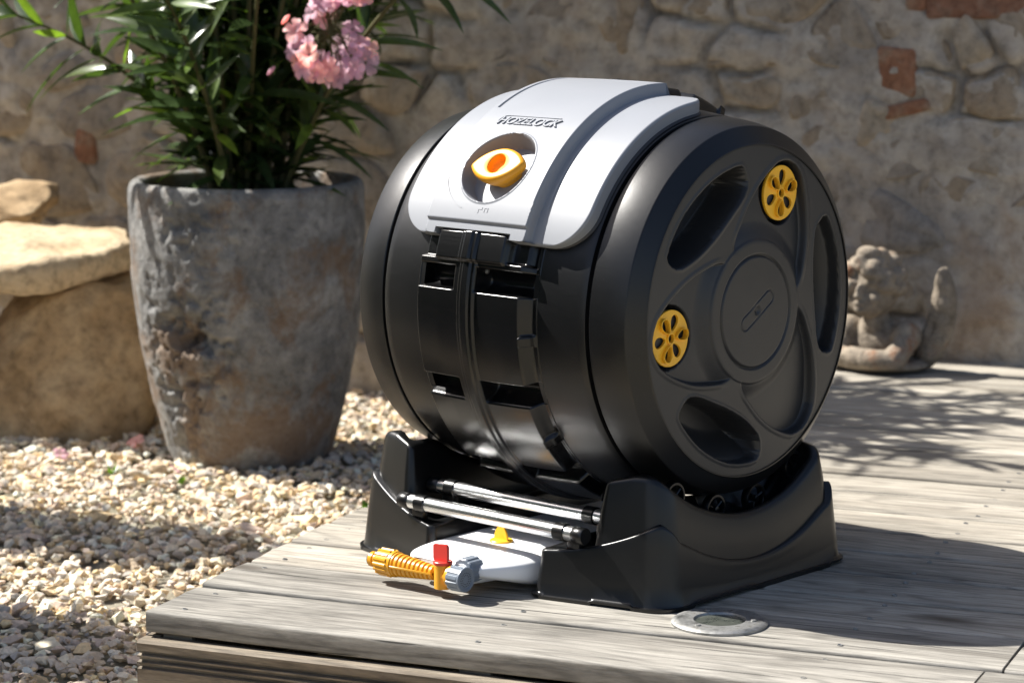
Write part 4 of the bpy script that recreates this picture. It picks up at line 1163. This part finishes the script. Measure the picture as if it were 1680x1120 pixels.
def side_support(sgn):
    n = 260
    LO = Loops([(.094, -.284), (.303, -.231), (.304, .196), (.11, .235)], [.014, .048, .034, .02], n); lo = LO.at(0)
    UP = Loops([(.168, -.2525), (.2920, -.2205), (.2930, .186), (.170, .21)], [.018, .046, .032, .02], n); up = UP.at(0)
    zl = zledge(lo[:, 0], lo[:, 1])
    k = np.ones(9)/9; zl = np.convolve(np.concatenate([zl[-8:], zl, zl[:8]]), k, 'same')[8:-8]
    rings = []
    R3 = lambda p, z: np.c_[p, np.broadcast_to(z, (n,))]
    ph = np.arange(n)/n*2*np.pi
    foot = .0045*(np.sin(ph*6+.6) > .2)
    rings += [R3(LO.at(-.005), foot), R3(LO.at(-.0055), .006+foot*.4), R3(LO.at(-.0008), .0068+foot*.4), R3(LO.at(.001), .011)]
    for f in (.25, .5, .72): rings.append(R3(LO.at(.001+.10*zl*f), .011+(zl-.011)*f))
    rings += [R3(LO.at(.10*zl), zl-.005), R3(LO.at(.10*zl+.0008), zl-.0015), R3(LO.at(.10*zl+.0026), zl), R3(LO.at(.10*zl+.014), zl+.0006)]
    def inner(p, q): return p
    cen = np.array([.20, -.02])
    rings.append(R3(LO.at(.036), zl-.002))
    V1 = np.concatenate(rings); F1 = [list(f) for f in gridF(len(rings), n, True and False, True, flip=True)]
    cap = len(V1); V1 = np.vstack([V1, [[.2, -.02, .03]]]); F1 += [[cap-n+(j+1) % n, cap-n+j, cap][::-1] for j in range(n)]
    # upper tier
    rings = []
    dr = .16
    base_z = np.full(n, .035)
    def zt(p, d): return ztop(p[:, 0], p[:, 1])+0*d
    lip = .0
    def off_at(z): return .001+(z-.05)*.12
    p_top = UP.at(off_at(ztop(up[:, 0], up[:, 1]))); Z = ztop(p_top[:, 0], p_top[:, 1])
    for f in (0, .25, .5, .75): z = base_z+(Z-.010-base_z)*f; rings.append(R3(UP.at(off_at(z)), z))
    for dd, dz in ((.0005, .010), (.0015, .006), (.0038, .0025), (.0075, .0007), (.012, 0), (.0145, .0012), (.0165, .006), (.018, .020), (.019, .034)):
        p = UP.at(off_at(Z)+dd); hollow = sst(.185, .15, np.abs(p[:, 1]+.012)) if dd > .013 else 1
        rings.append(R3(p, Z-dz*(hollow*sst(.200, .215, p[:, 0]) if dd > .013 else 1)))
    last = rings[-1]
    for g in (.7, .4, .12):
        p = cen+(last[:, :2]-cen)*g; hol = sst(.185, .15, np.abs(p[:, 1]+.012))
        rings.append(R3(p, ztop(p[:, 0], p[:, 1])-.034*hol*sst(.200, .215, p[:, 0])))
    V2 = np.concatenate(rings); F2 = [list(f) for f in gridF(len(rings), n, False, True, flip=True)]
    c2 = len(V2); V2 = np.vstack([V2, [[cen[0], cen[1], float(ztop(cen[0], cen[1]))-.034]]]); F2 += [[c2-n+j, c2-n+(j+1) % n, c2] for j in range(n)]
    V, F = merge([(V1, F1), (V2, F2)])
    if sgn < 0: V = V*np.array([-1, 1, 1])+np.array([-.006, 0, 0]); F = [f[::-1] for f in F]
    o = obj('side_support', V, F, M['stand'], stand, True, 55)
    # guide wheels in the hollow
    for aw in (-119, -99, -80, -60):
        yy, zz = .290*math.cos(R_(aw)), H+.290*math.sin(R_(aw)); xw = sgn*.238
        parts = []
        t = np.linspace(0, 2*np.pi, 37)
        parts.append(lathe([(-.006, .0185), (-.006, .0215), (-.004, .0225), (.004, .0225), (.006, .0215), (.006, .0185), (.004, .0175), (-.004, .0175), (-.006, .0185)], 36, (0, 0, 0), 'X', cap=False))
        parts.append(lathe([(-.007, .005), (.0072, .005), (.008, .003)], 12, (0, 0, 0), 'X'))
        for k2 in range(3):
            a = k2*2.094+aw*.1; parts.append(tube([(0.003, .004*math.cos(a), .004*math.sin(a)), (0.003, .018*math.cos(a), .018*math.sin(a))], .0018, 6))
        V, F = merge(parts)
        wv = obj('guide_wheel', V, F, M['stand'], o, True, 40); wv.location = (xw, yy, zz)
    return o
side_support(1); side_support(-1)
for (yy, zz) in ((-.262, .098), (-.197, .111)):
    V, F = lathe([(-.168, .0108), (.168, .0108)], 32, (0, yy, zz), 'X', cap=True)
    rod = obj('rod', V, F, M['chrome'], stand, True, 40)
    for s in (-1, 1):
        V, F = lathe([(-.010, .0118), (-.009, .0130), (.009, .0130), (.010, .0118)], 28, (s*.136, yy, zz), 'X'); obj('rod_collar', V, F, M['stand'], rod, True, 40)
        V, F = lathe([(-.010, .0114), (-.009, .0122), (.009, .0122), (.010, .0114)], 28, (s*.170, yy, zz), 'X'); obj('rod_collar', V, F, M['stand'], rod, True, 40)

for s in (-1, 1):
    for (yy, zz) in ((-.262, .098), (-.197, .111)):
        V, F = rbox(s*.152-.012, s*.152+.012, yy+.004, yy+.018, .068, zz-.004, .004, 2); obj('rod_bracket', V, F, M['stand'], stand, True, 40)

# ================================================================== LIQUID TANK WITH TAP
tank = thing('liquid_tank', 'flat white plastic liquid tank pushed under the compost drum', 'tank', (-.015, -.1, 0))
TO = np.array([-.015, -.1, 0])
def tobj(name, V, F, mat, parent=tank, sharp=None, smooth=True): return obj(name, V, F, mat, parent, smooth, sharp, TO)
def tank_body():
    secs = [(.14, -.110, .078, .006, .040), (.138, -.114, .084, .003, .046), (.12, -.117, .088, .0015, .050), (-.15, -.118, .089, .0015, .051), (-.20, -.118, .089, .002, .051), (-.235, -.118, .088, .003, .051), (-.262, -.116, .086, .009, .051), (-.285, -.112, .082, .016, .0505), (-.305, -.107, .074, .021, .050), (-.322, -.101, .062, .025, .049), (-.332, -.095, .052, .028, .0475), (-.338, -.088, .042, .031, .045), (-.340, -.082, .034, .034, .042)]
    n = 40; rings = []
    for (y, x0, x1, z0, z1) in secs:
        h = (z1-z0)/2; cz = (z0+z1)/2; hw = (x1-x0)/2; cx_ = (x0+x1)/2
        t = np.linspace(0, 2*np.pi, n, endpoint=False); c, s = np.cos(t), np.sin(t)
        ex = .55
        rings.append(np.stack([cx_+hw*np.sign(c)*np.abs(c)**(.28), np.full(n, y), cz+h*np.sign(s)*np.abs(s)**ex], -1))
    V = np.concatenate(rings); F = [list(f) for f in gridF(len(secs), n, False, True, flip=False)]+[list(range(n))[::-1], list(range((len(secs)-1)*n, len(secs)*n))]
    o = tobj('tank_body', V, F, M['tank'])
    md = o.modifiers.new('sub', 'SUBSURF'); md.levels = 1; md.render_levels = 2
    V, F = lathe([(-.02, .021), (.02, .0185), (.045, .0165), (.062, .0155)], 32, (0, 0, 0), 'Y', cap=True)
    V = V*np.array([1, -1, 1])+np.array([.026, -.290, .034]); F = [f[::-1] for f in F]
    tobj('tank_neck', V, F, M['tank'], sharp=60)
    V, F = lathe([(0, .0175), (.004, .0175), (.0055, .016), (.006, .001)], 32, (-.022, -.215, .0485)); cp = tobj('filler_cap', V, F, M['yellow'], sharp=40)
    a = np.linspace(0, np.pi, 20); lp = np.stack([.013*np.cos(a), .021*np.sin(a)], -1)
    V, F = fill_curve([lp], -.0018, .0018, .0006); W = np.stack([-.022+V[:, 0], -.215+V[:, 2], .053+V[:, 1]], -1)
    tobj('cap_grip', W, F, M['yellow'], cp, 40)
tank_body()
def knurl(k, d): return lambda a, r, T: r*(1-d*(np.cos(T*k) > .3))
AX = (-.075, -.366, .033)                      # axis of the tap, along X
nut = lathe([(0, .0165), (.002, .0195), (.026, .0195), (.028, .0175)], 84, (0, 0, 0), 'Y', knurl(12, .05))
V, F = nut; V = V*np.array([1, -1, 1])+np.array([.026, -.322, .038]); F = [f[::-1] for f in F]
tobj('lock_nut', V, F, M['greyp'], sharp=35)
tap = None
V, F = lathe([(-.0195, .002), (-.019, .0128), (.0115, .0128), (.012, .0132), (.0155, .0132), (.016, .010)], 36, (AX[0]+.078, AX[1], AX[2]), 'Z', cap=True)
tap = tobj('tap_body', V, F, M['tapyellow'], sharp=35)
V, F = lathe([(.012, .011), (.026, .011)], 28, (AX[0]+.066, AX[1], AX[2]), 'X'); tobj('tap_outlet', V, F, M['tapyellow'], tap, 35)
V, F = lathe([(-.042, .0105), (.012, .0105)], 28, (AX[0]+.082, AX[1]+.042, AX[2]-.000), 'Y'); tobj('tap_inlet', V, F, M['tapyellow'], tap, 35)
# ribbed hose coupling tapering to the valve
pr = []; xs = np.linspace(-.014, .064, 79)
for i, x_ in enumerate(xs):
    t = i/78; rb = .0178-.0075*t; pr.append((x_, rb-(.0022 if (i % 8) in (5, 6, 7) else 0)))
V, F = lathe(pr, 36, (AX[0], AX[1], AX[2]), 'X'); tobj('ribbed_tube', V, F, M['tapyellow'], tap, 35)
V, F = rbox(AX[0]-.012, AX[0]+.064, AX[1]-.0185, AX[1]-.012, AX[2]-.0016, AX[2]+.0016, .0006, 1); V[:, 1] += np.interp(V[:, 0]-AX[0], [-.012, .064], [0, .0075]); tobj('tube_rib', V, F, M['tapyellow'], tap, 35)
V, F = lathe([(-.046, .0165), (-.044, .0200), (-.020, .0205), (-.019, .0188), (-.0135, .0188), (-.013, .0175)], 90, (AX[0], AX[1], AX[2]), 'X', lambda a, r, T: np.where(a < -.0195, r*(1-.075*(np.cos(T*15) > .35)), r)); tobj('coupling_nut', V, F, M['tapyellow'], tap, 35)
V, F = lathe([(-.064, .0085), (-.0635, .0112), (-.057, .0112), (-.056, .0094), (-.052, .0094), (-.050, .0125), (-.045, .0125)], 32, (AX[0], AX[1], AX[2]), 'X'); tobj('hose_spigot', V, F, M['tapyellow'], tap, 35)
V, F = lathe([(-.0665, .0085), (-.066, .0098), (-.0645, .0105), (-.062, .0105)], 28, (AX[0], AX[1], AX[2]), 'X'); tobj('rubber_seal', V, F, M['darkp'], tap, 35)
# watering rose at the right end
V, F = lathe([(.098, .0165), (.0995, .0188), (.119, .0182), (.1195, .0178), (.1225, .0178), (.1235, .0168), (.1232, .0135), (.1220, .0128), (.1218, .0005)], 96, (AX[0], AX[1], AX[2]), 'X', lambda a, r, T: np.where(a < .1192, r*(1-.07*(np.cos(T*12) > .4)), r)); rose = tobj('watering_rose', V, F, M['greyp'], tap, 35)
V, F = lathe([(.092, .0150), (.0935, .0162), (.0985, .0162)], 36, (AX[0], AX[1], AX[2]), 'X'); tobj('rose_collar', V, F, M['tapyellow'], tap, 35)
holes = []
for rr, k in ((.0098, 18), (.0066, 12)):
    for i in range(k):
        a = 2*math.pi*i/k; holes.append(lathe([(.1214, .0008), (.12215, .0008)], 8, (AX[0], AX[1]+rr*math.cos(a), AX[2]+rr*math.sin(a)), 'X'))
V, F = merge(holes); tobj('spray_holes', V, F, M['darkp'], rose, 35)
V, F = lathe([(.0155, .0135), (.0165, .0140), (.0195, .0140), (.0205, .0128)], 32, (AX[0]+.078, AX[1], AX[2]), 'Z'); lv = tobj('lever', V, F, M['red'], tap, 35)
lp = round_poly([(-.0155, 0), (.0125, 0), (.0125, .026), (-.0155, .0235)][::1], [.002, .002, .005, .003], 5)
V, F = fill_curve([lp], -.0022, .0022, .0006); W = np.stack([AX[0]+.078+V[:, 0], AX[1]+V[:, 2]-.002, AX[2]+.0200+V[:, 1]], -1); tobj('lever_blade', W, F, M['red'], lv, 35)
